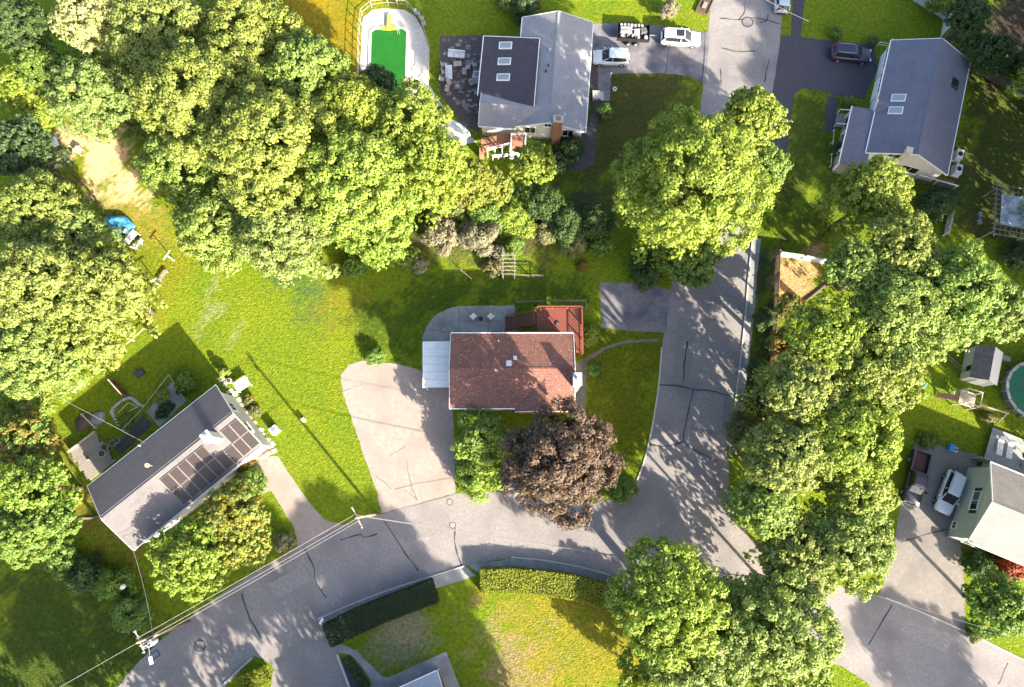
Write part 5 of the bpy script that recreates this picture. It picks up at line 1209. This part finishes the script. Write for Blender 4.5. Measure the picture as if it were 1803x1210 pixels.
# slatted deck of the backyard
t = thing('wooden_deck', 'weathered grey plank deck at the back corner of the solar panel house', 'deck', W(168, 805, 0), D.rz); 
for k in range(13): MB().box((-.1*((k*5) % 4), 1.9-.3*k, .28), (3.3+.3*((k*3) % 3), .27, .06)).build('board', wood_grey, t)
for x in (-1.3, 1.3):
    for y in (-1.6, 1.8): MB().box((x, y, .125), (.14, .14, .25)).build('leg', wood_dark, t)
MB().box((0, 2.15, .5), (3.4, .08, .5)).build('back_board', wood_pale, t)
def pot(label, px, py, r, h, z=0, m=None, group=None):
    p = W(px, py, z); t = thing('planter', label, 'planter', p, group=group)
    MB().tube([(0, 0, 0), (0, 0, h*.9), (0, 0, h)], [r*.75, r, r], 14).build('pot', m or concrete_pale, t); MB().tube([(0, 0, h), (0, 0, h+.02)], r*.85, 12).build('soil', mulch, t)
pot('round pale planter standing on the grey plank deck', 182, 799, .42, .35, .31); pot('small planter at the left side of the plank deck', 156, 806, .26, .3, .31)
for k, (x, y) in enumerate(((187, 788), (201, 781), (209, 776))): pot(['largest round planter beside the plank deck', 'middle round planter beside the plank deck', 'smallest round planter beside the stone border'][k], x, y, .42-.05*k, .4, 0, stone)
for k, (x, y, s, r) in enumerate(((172, 737, 1.5, 40), (150, 742, 1.9, 40))):
    p = W(x, y, 0); t = thing('ground_sheet', ['grey tarp covered stack on the shaded backyard', 'brown leaf heap beside the tarp covered stack'][k], 'heap', p, math.radians(r))
    MB().blob((0, 0, .1), (s*.62, s*.45, .35), k+3, 3, .12).build('cover', [mat('tarp_grey', (.16, .17, .18), (.24, .25, .26), 3, .6, .05, 5), mulch][k], t)
    MB().box((0, 0, .03), (s, s*.7, .06)).build('pallet', wood_grey, t)
t = thing('plank', 'pale plank lying between the heap and the tarp covered stack', 'plank', W(160, 742, 0), math.radians(-42))
MB().box((0, 0, .5), (2.4, .12, .12)).build('beam', wood_pale, t)
for s in (-1, 1): MB().box((s*1.0, 0, .22), (.1, .5, .44)).build('trestle', wood_grey, t)
# back terrace of the solar panel house
sheet('patio', [(258, 725), (303, 672), (328, 705), (280, 752)], concrete_grey, .012, 'grey terrace behind the solar panel house')
sheet('garden_bed', [(200, 792), (252, 730), (268, 748), (215, 800)], mat('bed_dark', (.05, .045, .05), (.085, .075, .08), 3, .9), .014, 'dark bed along the back wall of the solar panel house')
fence('white capped low wall around the grey terrace', [(220, 758), (255, 722), (302, 662), (330, 706)], .7, wood_pale, 2.2, (.98,), .1)
bush('climbing plant on the terrace wall', 285, 697, 14, 1.0, 'lime', asp=1.4, rz=.8); bush('dark fern bed on the grey terrace', 290, 722, 13, .6, 'dark', asp=1.5, rz=.7)
bush('shrub between terrace wall and the large boulder', 322, 688, 10, .7, 'dark')
# row of garden posts at the far side of the shaded yard
fence('broken row of pale garden fence posts behind the shaded backyard', [(258, 580), (236, 600), (212, 620), (192, 640)], .9, wood_pale, 1.6, (.6,), .12)
fence('short white picket stub at the left end of the backyard', [(150, 678), (133, 690)], .7, white, .5, (.6,), .14)
# right hand side of the solar panel house: stepping stones, table, air conditioner
sp = struct(thing('stepping_stones', 'x', 'x', (0, 0, 0))); del sp['label'], sp['category']
for k in range(14):
    x, y = 392+7.2*k, 668+9.6*k; w = W(x+R_.uniform(-3, 3), y+R_.uniform(-3, 3), 0); MB().box((w.x, w.y, .02), (R_.uniform(.45, .8), R_.uniform(.4, .6), .05), R_.uniform(0, 1.5)).build('slab', [concrete_pale, stone, wood_pale][k % 3], sp)
def garden_table(label, px, py, l, w_, rz, h=.75, m=white):
    t = thing('garden_table', label, 'table', W(px, py, 0), math.radians(rz))
    for k in range(5): MB().box((0, -w_/2+w_*(k+.5)/5, h), (l, w_/5-.015, .04)).build('slat', m, t)
    for a in (-1, 1):
        for b in (-1, 1): MB().box((a*(l/2-.1), b*(w_/2-.1), h/2-.01), (.07, .07, h-.02)).build('leg', m, t)
garden_table('white garden table on the sunlit lawn by the corner of the solar panel house', 430, 678, 1.6, 1.2, 35)
rock('pale boulder beside the white garden table', 421, 669, (.4, .35, .35), concrete_pale); pot('white urn planter behind the white garden table', 407, 672, .3, .7, 0, white)
t = thing('air_conditioner', 'white air conditioner unit beside the solar panel house', 'air conditioner', W(486, 758, 0), math.radians(40)); MB().box((0, 0, .45), (.9, .8, .9)).build('case', white, t, bevel=.03); MB().tube([(0, 0, .9), (0, 0, .93)], .3, 14).build('fan_guard', steel, t)
rock('pale garden boulder above the white air conditioner unit', 484, 742, (.4, .35, .4), concrete_pale)
bush('dry flower clump along the side of the solar panel house', 448, 725, 12, .7, 'olive'); bush('small flowering clump by the white garden table', 438, 705, 10, .6, 'rust', mix=('olive', .6)); bush('tall sunlit plant at the corner of the solar panel house', 394, 655, 9, 1.5, 'lime')
t = thing('garden_bench', 'wooden bench at the end of the pale driveway', 'bench', W(470, 803, 0), math.radians(35))
for k in range(3): MB().box((0, -.15+.15*k, .42), (1.3, .13, .04)).build('slat', wood_pale, t)
MB().box((0, .27, .7), (1.3, .04, .35)).build('backrest', wood_red, t)
for s in (-1, 1): MB().box((s*.55, 0, .2), (.08, .45, .4)).build('leg', wood_dark, t)
# clothes posts on the open lawn
for lab, x, y, r in (('left clothes post with a cross bar on the open lawn', 283, 503, 35), ('right clothes post with a cross bar nearer the grove', 307, 459, 60)):
    t = thing('clothes_post', lab, 'post', W(x, y, 0), math.radians(r)); MB().tube([(0, 0, 0), (0, 0, 1.9)], .06, 8).build('shaft', white_metal, t); MB().beam((-.6, 0, 1.9), (.6, 0, 1.9), .09, .09).build('cross_bar', white_metal, t)
t = thing('garden_bench', 'narrow bench lying near the clothes posts', 'bench', W(289, 487, 0), math.radians(60))
for k in range(2): MB().box((0, -.1+.2*k, .4), (1.5, .17, .05)).build('slat', wood_grey, t)
for s in (-1, 1): MB().box((s*.6, 0, .19), (.07, .35, .38)).build('leg', wood_grey, t)
# blue tarp and clutter at the clearing
t = thing('tarp_pile', 'crumpled bright blue tarp over a pile at the edge of the clearing', 'tarp', W(214, 397, 0), math.radians(-15))
mb = MB(); mb.blob((0, 0, .25), (1.5, .95, .6), 21, 4, .3); mb.build('tarp', mat('tarp_blue', (.03, .17, .33), (.09, .33, .5), 2.5, .45, .12, 3.5), t); MB().box((.9, -.7, .12), (.9, .5, .24), .4).build('crate', black, t)
garden_table('white picnic table by the blue tarp', 236, 421, 1.7, .8, 55, .72); 
for lab, x, y, r in (('white plastic chair above the picnic table', 229, 412, 60), ('white plastic chair right of the picnic table', 250, 428, -100), ('white plastic chair below the picnic table', 241, 436, 170)): chair(lab, x, y, r, white, 'white chairs around the picnic table', .85, 0)
garden_table('small pale slatted table in the bare clearing', 142, 268, 1.0, .8, -30, .6, wood_pale)
t = thing('wheelbarrow', 'white and red wheelbarrow at the upper corner of the clearing', 'wheelbarrow', W(100, 252, 0), math.radians(-60)); loft([(-.5, .25, .35, .55), (-.3, .38, .3, .62), (.4, .42, .3, .65), (.7, .3, .4, .65)], [(-1, 1), (-.7, 0), (.7, 0), (1, 1), (.85, .95), (0, .25), (-.85, .95)]).build('tray', white, t); wheel(t, .75, 0, .2)
for s in (-1, 1): MB().beam((-1.1, s*.3, .55), (.6, s*.12, .25), .05, .05).build('handle', mat('flag_red', (.4, .03, .03)), t); MB().box((-.35, s*.25, .15), (.05, .05, .3)).build('leg', steel, t)
fence('dark low log fence along the left side of the clearing', [(105, 270), (140, 318), (165, 345), (195, 385)], .6, wood_dark, 2.0, (.5, .95), .12)

# ------------------------------------------------------------------ right hand gardens
t = thing('garden_shed', 'garden shed with dark and pale roof slopes beside the round pool', 'shed', W(1716, 648, 0), math.radians(-18))
s_l, s_w, s_e, s_r = 1.9, 1.5, 2.1, 3.0     # ridge along local y
MB().add([(-s_w+.15, -s_l+.1, 0), (s_w-.15, -s_l+.1, 0), (s_w-.15, s_l-.1, 0), (-s_w+.15, s_l-.1, 0), (-s_w+.15, -s_l+.1, s_e), (s_w-.15, -s_l+.1, s_e), (s_w-.15, s_l-.1, s_e), (-s_w+.15, s_l-.1, s_e), (0, -s_l+.1, s_r-.1), (0, s_l-.1, s_r-.1)], [(0, 1, 5, 8, 4), (2, 3, 7, 9, 6), (1, 2, 6, 5), (3, 0, 4, 7)]).build('wall', mat('shed_wall', (.5, .49, .45), (.56, .55, .5), 3), t)
for sg in (-1, 1): MB().slab([(sg*s_w, -s_l, s_e-.08), (sg*s_w, s_l, s_e-.08), (sg*.003, s_l, s_r), (sg*.003, -s_l, s_r)], .08).build('roof', [shingle('shingle_shed', (.12, .11, .115), (.2, .19, .19), (.15, .14, .145), .35, .2), None, mat('shed_roof_pale', (.5, .49, .5), (.56, .55, .56), 3)][sg+1], t)
MB().box((-s_w+.12, -.7, 1.3), (.06, .6, .8)).build('window', glass, t); MB().box((0, -s_l+.07, .95), (1.1, .06, 1.8)).build('door', white, t)
garden_table('small grey stand behind the garden shed', 1762, 633, 1.1, .6, -15, .8, wood_grey)
# play set
t = thing('play_set', 'wooden play tower with a swing beam on the sunlit grass', 'play set', W(1690, 705, 0), math.radians(-18))
for a in (-.8, .8):
    for b in (-.8, .8): MB().box((a, b, 1.25), (.11, .11, 2.5)).build('post', wood_pale, t)
for k in range(7): MB().box((0, -.72+.24*k, 1.3), (1.7, .2, .05)).build('floor_board', wood_pale, t)
for b in (-.8, .8): MB().beam((-.85, b, 2.5), (.85, b, 2.5), .1, .1).build('top_beam', wood_pale, t)
for a in (-.8, .8): MB().beam((a, -.85, 2.45), (a, .85, 2.45), .1, .1).build('top_beam', wood_pale, t)
MB().beam((.8, -.5, 2.2), (4.0, -.5, 2.2), .12, .14).build('swing_beam', wood_pale, t)
for s in (-1, 1): MB().beam((3.9, -.5, 2.2), (4.1, -.5+s*1.0, 0), .1, .1).build('leg', wood_pale, t)
for x in (1.6, 2.7):
    for s in (-.25, .25): MB().tube([(x+s, -.5, 2.15), (x+s, -.5, .5)], .012, 5).build('chain', steel, t)
    MB().box((x, -.5, .48), (.5, .2, .04)).build('swing_seat', mat('flag_red', (.4, .03, .03)), t)
MB().slab([(-.8, -.5, 1.3), (-.8, .1, 1.3), (-2.6, .1, .1), (-2.6, -.5, .1)], .06).build('slide', mat('brick_tile', (.4, .2, .15)), t)
for k in range(4): MB().box((-.9-.0*k, .5, .3+.28*k), (.08, .5, .06)).build('rung', wood_pale, t)
rock('pile of pale sandy stones under the play tower', 1683, 712, (1.0, .8, .3), mat('sand', (.4, .3, .24), (.5, .4, .32), 5)) 
fence('low grey fence running up to the garden shed', [(1640, 605), (1665, 632), (1692, 655)], 1.0, wood_grey, 1.6, (.4, .95), .08)
t = thing('toy_slide', 'turquoise plastic toy half hidden under the stand', 'toy', W(1603, 672, 0), math.radians(-35)); MB().slab([(-1.0, -.3, .2), (-1.0, .3, .2), (1.0, .3, 1.3), (1.0, -.3, 1.3)], .06).build('chute', mat('toy_teal', (.12, .42, .45)), t); MB().box((1.1, 0, .65), (.12, .6, 1.3)).build('ladder', mat('toy_teal', (.12, .42, .45)), t)
# terrace of the pale roofed house with loungers
t = thing('terrace_deck', 'grey raised terrace behind the pale roofed house', 'deck', W(1770, 790, 0), E_.rz)
o_ = Vector(t.location); Rm = Matrix.Rotation(-E_.rz, 3, 'Z')
q = [Rm @ (W(a, b, .5)-o_) for a, b in ((1750, 753), (1860, 800), (1830, 880), (1733, 807))]
x0, x1, y0, y1 = min(v.x for v in q), max(v.x for v in q), min(v.y for v in q), max(v.y for v in q)
nb = 26
for k in range(nb): MB().box(((x0+x1)/2, y0+(y1-y0)*(k+.5)/nb, .45), (x1-x0, (y1-y0)/nb-.012, .06)).build('board', mat('deck_grey', (.26, .27, .27), (.33, .34, .33), 3), t)
for a in (x0+.1, (x0+x1)/2, x1-.1):
    for b in (y0+.1, y1-.1): MB().box((a, b, .21), (.14, .14, .42)).build('leg', wood_grey, t)
def lounger(label, px, py, rz):
    t = thing('sun_lounger', label, 'lounger', W(px, py, .48), math.radians(rz))
    for k in range(7): MB().box((0, -.95+.2*k, .32), (.62, .17, .05)).build('slat', white, t)
    MB().slab([(-.31, .4, .35), (.31, .4, .35), (.31, .95, .7), (-.31, .95, .7)], .06).build('backrest', white, t)
    for a in (-.27, .27):
        for b in (-.85, .75): MB().box((a, b, .15), (.06, .06, .3)).build('leg', white, t)
lounger('left white sun lounger on the grey terrace', 1758, 785, -17); lounger('right white sun lounger on the grey terrace', 1775, 791, -17)
t = thing('parasol', 'light blue parasol at the edge of the grey terrace', 'parasol', W(1806, 803, .48)); MB().tube([(0, 0, 0), (0, 0, 2.3)], .03, 8).build('pole', steel, t)
mb = MB(); n = 8; vs = [(0, 0, 2.4)]+[(1.1*math.cos(k*math.pi/4), 1.1*math.sin(k*math.pi/4), 1.95) for k in range(8)]; mb.add(vs, [(0, 1+k, 1+(k+1) % 8) for k in range(8)]); mb.build('canopy', mat('parasol_blue', (.35, .47, .62), rough=.9), t); MB().box((0, 0, .04), (.5, .5, .08)).build('base', black, t)
garden_table('small dark table on the terrace below the parasol', 1797, 821, .8, .8, -20, .7, wood_grey)
t = thing('wooden_gate', 'tan wooden gate between the driveway and the sage green wall', 'gate', W(1727, 813, 0), E_.rz)
for k in range(9): MB().box((-.9+.22*k, 0, .85), (.2, .04, 1.6)).build('board', wood_pale, t)
for s in (-1, 1): MB().box((s*1.05, 0, .9), (.12, .12, 1.8)).build('post', wood_pale, t)
for z in (.4, 1.3): MB().box((0, .04, z), (2.0, .05, .1)).build('rail', wood_pale, t)
t = thing('toy_car', 'bright blue plastic toy chair on the shrub end of the tan driveway', 'toy', W(1672, 789, 0), math.radians(-20)); tb = mat('toy_blue', (.06, .27, .6), rough=.4)
MB().box((0, 0, .3), (.8, .7, .1)).build('seat', tb, t, bevel=.03); MB().box((-.38, 0, .6), (.1, .7, .6)).build('backrest', tb, t, bevel=.03)
for s in (-1, 1): MB().box((.05, s*.36, .48), (.6, .08, .08)).build('armrest', tb, t); MB().box((.5, s*.2, .28), (.5, .08, .05)).build('footrest', white, t); MB().box((.3, s*.3, .125), (.08, .08, .25)).build('leg', tb, t); MB().box((-.3, s*.3, .125), (.08, .08, .25)).build('leg', tb, t)
# pergola
t = thing('pergola', 'grey lattice pergola with a patched white tarp roof at the right edge', 'pergola', W(1753, 388, 0), math.radians(-11))
for a in (-1.7, 1.7):
    for b in (-2.6, 2.6): MB().box((a, b, 1.25), (.13, .13, 2.5)).build('post', wood_grey, t)
    MB().beam((a, -3.2, 2.55), (a, 3.2, 2.55), .1, .16).build('beam', wood_grey, t)
for k in range(11): MB().beam((-2.1, -3.0+.6*k, 2.68), (2.1, -3.0+.6*k, 2.68), .06, .1).build('rafter', wood_grey, t)
for k in range(7): MB().beam((-1.8+.6*k, -3.2, 2.76), (-1.8+.6*k, 3.2, 2.76), .05, .05).build('lath', wood_grey, t)
mb = MB(); nx, ny = 14, 20; R_ = random.Random(5); hs = [[R_.uniform(-.05, .05) for _ in range(nx+1)] for _ in range(ny+1)]
vs = [(-1.55+3.1*i/nx+.2, -1.9+3.7*j/ny, 2.93+hs[j][i]) for j in range(ny+1) for i in range(nx+1)]; mb.add(vs, [(j*(nx+1)+i, j*(nx+1)+i+1, (j+1)*(nx+1)+i+1, (j+1)*(nx+1)+i) for j in range(ny) for i in range(nx)]); mb.build('tarp', mat('tarp_white', (.3, .34, .4), (.5, .55, .62), 1.5, .5, c3=(.08, .09, .1), s3=.8), t)
for k, (x, y) in enumerate(((1722, 381), (1721, 393))): chair(['upper', 'lower'][k]+' grey chair left of the pergola', x, y, 90, mat('chair_dark', (.3, .31, .33)), None, .8, 0)
rock('pale garden stones left of the pergola', 1717, 405, (.5, .4, .3)); 
# fences
fence('long dark board fence at the right behind the blue grey roofed house', [(1712, 126), (1750, 146), (1830, 190)], 1.6, mat('fence_dark', (.07, .065, .06), (.1, .09, .085), 5), 2.2, (.2, .8), .1, .17, .15)
fence('tall white board fence climbing to the top frame edge', [(1585, -12), (1660, 35), (1655, 66)], 1.9, mat('fence_white', (.5, .54, .56), (.56, .6, .62), 3, .5), 2.4, (.15, .9), .12, .2, .19)
fence('low white rail by the garage corner', [(1543, 82), (1562, 85)], .9, white, 1.2, (.5, .95), .08)
fence('tan street fence below the orange earth', [(1366, 448), (1361, 560), (1352, 680), (1346, 770)], 1.5, mat('fence_tan2', (.27, .2, .13), (.35, .27, .18), 4), 2.2, (.2, .85), .1, .18, .16)
fence('white vinyl fence at the top of the orange earth', [(1369, 452), (1410, 458), (1452, 466)], 1.5, mat('fence_white', (.5, .54, .56)), 2.2, (.15, .92), .14, .22, .21)
fence('pale fence section going down from the bush by the pergola', [(1668, 380), (1660, 415)], 1.3, mat('fence_white', (.5, .54, .56)), 1.6, (.2, .9), .1, .2, .18)
rock('heap of grey rubble above the white vinyl fence', 1418, 437, (.9, .45, .3), mat('rubble', (.25, .26, .28), (.45, .46, .48), 6, .9, .08, 8))
# porch of the blue grey roofed house: steps, rails, brick walk
t = thing('porch_steps', 'grey porch steps with white handrails at the blue grey roofed house', 'steps', W(1487, 216, 0), B.rz)
for k in range(4): MB().box((0, .6-.33*(k) +.3, .15*(k+1)/2), (1.75, .34, .15*(k+1))).build('step', wood_grey, t)
for s in (-1, 1):
    MB().beam((s*.95, 1.1, .85), (s*.95, -.5, 1.45), .09, .08).build('handrail', white, t)
    for y, z in ((1.1, .85), (-.5, 1.45)): MB().box((s*.95, y, z/2), (.09, .09, z)).build('post', white, t)
sw_ = struct(thing('brick_walk', 'x', 'x', (0, 0, 0))); del sw_['label'], sw_['category']
R_ = random.Random(8)
for j in range(17):
    for i in range(5):
        f = j/16; x = 1459+3.6*i-7*f; y = 171+58*f+.5*i; w = W(x, y, 0)
        MB().box((w.x, w.y, .02), (.235, .235, .04+R_.uniform(0, .008)), B.rz).build('paver', mat(['walk_a', 'walk_b', 'walk_c'][R_.randrange(3)], *[((.06, .05, .065), (.08, .065, .08)), ((.075, .06, .07), (.09, .07, .085)), ((.11, .095, .105), (.14, .12, .13))][j % 3]), sw_)
fence('white edging rail of the porch bed', [(1466, 232), (1460, 295)], .5, white, 1.5, (.9,), .07)
for lab, x, y in (('upper white condenser unit behind the blue grey roofed house', 1683, 277), ('lower white condenser unit behind the blue grey roofed house', 1681, 303)):
    t = thing('air_conditioner', lab, 'air conditioner', W(x, y, 0), B.rz); MB().box((0, 0, .45), (1.2, .75, .9)).build('case', white_metal, t, bevel=.03); MB().tube([(0, 0, .9), (0, 0, .93)], .28, 14).build('fan_guard', black, t); MB().box((0, 0, .03), (1.4, 1.0, .06)).build('pad', concrete_pale, t)
t = thing('back_deck', 'narrow dark deck with white rails below the gable of the blue grey roofed house', 'deck', W(1640, 322, 0), B.rz-math.pi/2)
for k in range(5): MB().box((0, -.4+.22*k, .6), (4.6, .2, .05)).build('board', wood_dark, t)
for a in (-2.2, 0, 2.2): MB().box((a, .5, .3), (.12, .12, .6)).build('leg', wood_dark, t); MB().box((a, -.45, .8), (.1, .1, 1.6)).build('post', white, t)
MB().beam((-2.3, -.45, 1.6), (2.3, -.45, 1.6), .12, .08).build('top_rail', white, t)
# brick house: curved walk, planted bed, edging
sheet('path', [(590, 1137), (603, 1134), (628, 1146), (650, 1168), (672, 1190), (690, 1196), (680, 1230), (660, 1225), (652, 1196), (636, 1172), (616, 1152), (592, 1150)], concrete_grey, .02, 'curved concrete walk to the brick house')
sheet('garden_bed', [(600, 1158), (616, 1156), (634, 1174), (648, 1196), (654, 1230), (625, 1230)], mat('bed_dark', (.05, .045, .05)), .016, 'dark planted bed beside the curved walk')
for k in range(7): bush(['lowest', 'second lowest', 'third', 'middle', 'fifth', 'sixth', 'topmost'][6-k]+' small dark plant in the bed by the curved walk', 612+5.2*k, 1166+7.0*k, 6, .4, 'dark')
t = thing('timber_edging', 'straight timber edging between driveway and planted bed', 'edging', W(610, 1185, 0)); a, b = W(594, 1152, 0)-W(610, 1185, 0), W(624, 1232, 0)-W(610, 1185, 0)
n = 6
for k in range(n): p, q = a.lerp(b, k/n), a.lerp(b, (k+.97)/n); MB().beam(p+Vector((0, 0, .1)), q+Vector((0, 0, .1)), .22, .2).build('timber', concrete_pale, t)
# top of the frame
t = thing('raised_bed', 'wooden framed garden bed beside the top of the street', 'garden bed', W(1240, 12, 0), math.radians(65))
for s in (-1, 1): MB().box((0, s*.7, .15), (2.3, .1, .3)).build('side_board', wood_dark, t); MB().box((s*1.1, 0, .15), (.1, 1.3, .3)).build('end_board', wood_dark, t)
MB().box((0, 0, .1), (2.1, 1.3, .2)).build('soil', mulch, t); MB().box((0, 0, .32), (.9, .5, .06)).build('cover', wood_grey, t)
t = thing('flag_pole', 'thin white flag pole above the light grey roof', 'flag pole', W(943, 24, 0)); MB().tube([(0, 0, 0), (0, 0, 5)], [.05, .03], 8).build('pole', white, t); MB().blob((0, 0, 5.05), (.07, .07, .07), 1, 1, 0).build('finial', steel, t)
t = thing('tyre_planter', 'small white ring planter on the dull lawn by the grey driveway', 'planter', W(1082, 158, 0)); MB().tube([(0, 0, 0), (0, 0, .25)], .25, 14).build('ring', white, t); MB().tube([(0, 0, .25), (0, 0, .27)], .14, 12).build('soil', mulch, t)
t = thing('path_light', 'small white path light at the driveway corner', 'lamp', W(1075, 135, 0)); MB().tube([(0, 0, 0), (0, 0, .7)], .04, 8).build('post', white, t); MB().tube([(0, 0, .7), (0, 0, .8)], [.14, .05], 10).build('shade', white, t)
sheet('garden_bed', [(1048, 180), (1075, 182), (1052, 215), (1046, 290), (1020, 300), (985, 295), (985, 250), (1032, 235)], mat('bed_dark', (.05, .045, .05)), .01, 'dark planted bed around the corner of the light grey roofed house')
sheet('garden_bed', [(1040, 110), (1052, 110), (1054, 165), (1040, 165)], mat('bed_dark', (.05, .045, .05)), .016, 'narrow dark bed between the crossover and the front steps')

for k, (x, y, r_) in enumerate(((781, 118, 90), (782, 131, 90), (818, 131, 0), (830, 150, 30))):
    chair(['patio chair left of the upright sofa, upper of two', 'patio chair left of the upright sofa, lower of two', 'patio chair by itself near the middle of the dark patio', 'patio chair close to the grey roof wall on the dark patio'][k], x, y, r_, mat('chair_pale', (.4, .37, .35)), None, .8)
garden_table('low pale table between the two white sofas', 806, 116, 1.0, .7, 5, .45, mat('table_stone', (.36, .33, .31)))
for k, (x, y, r_, h_, sp_) in enumerate(((815, 395, 24, 2, 'green'), (760, 395, 22, 2.2, 'dark'), (930, 400, 20, 1.8, 'lime'), (925, 345, 26, 2.6, 'green'), (985, 370, 24, 2.4, 'green'), (800, 362, 28, 2.6, 'olive'), (1060, 430, 22, 1.8, 'green'), (875, 445, 14, 1.2, 'silver'))):
    bush(['green shrub between the two silvery shrubs', 'dark shrub at the far left of the border bed', 'yellow green shrub right of the small arbour shrub', 'green shrub at the top middle of the border bed', 'green shrub left of the round dark green shrub', 'olive shrub under the golden tree', 'green shrub at the right end of the border bed', 'low silvery plant left of the wooden arbour'][k], x, y, r_, h_, sp_, group=G3)
for k, (x, y) in enumerate(((205, 762), (214, 770), (228, 760), (196, 770), (238, 752))):
    rock(['lowest', 'second', 'third', 'leftmost', 'rightmost'][k]+' dark stone of the bed behind the solar panel house', x, y, (.35, .28, .2), mat('stone_dark', (.1, .1, .11), (.16, .16, .17), 5), name='bed_stone')
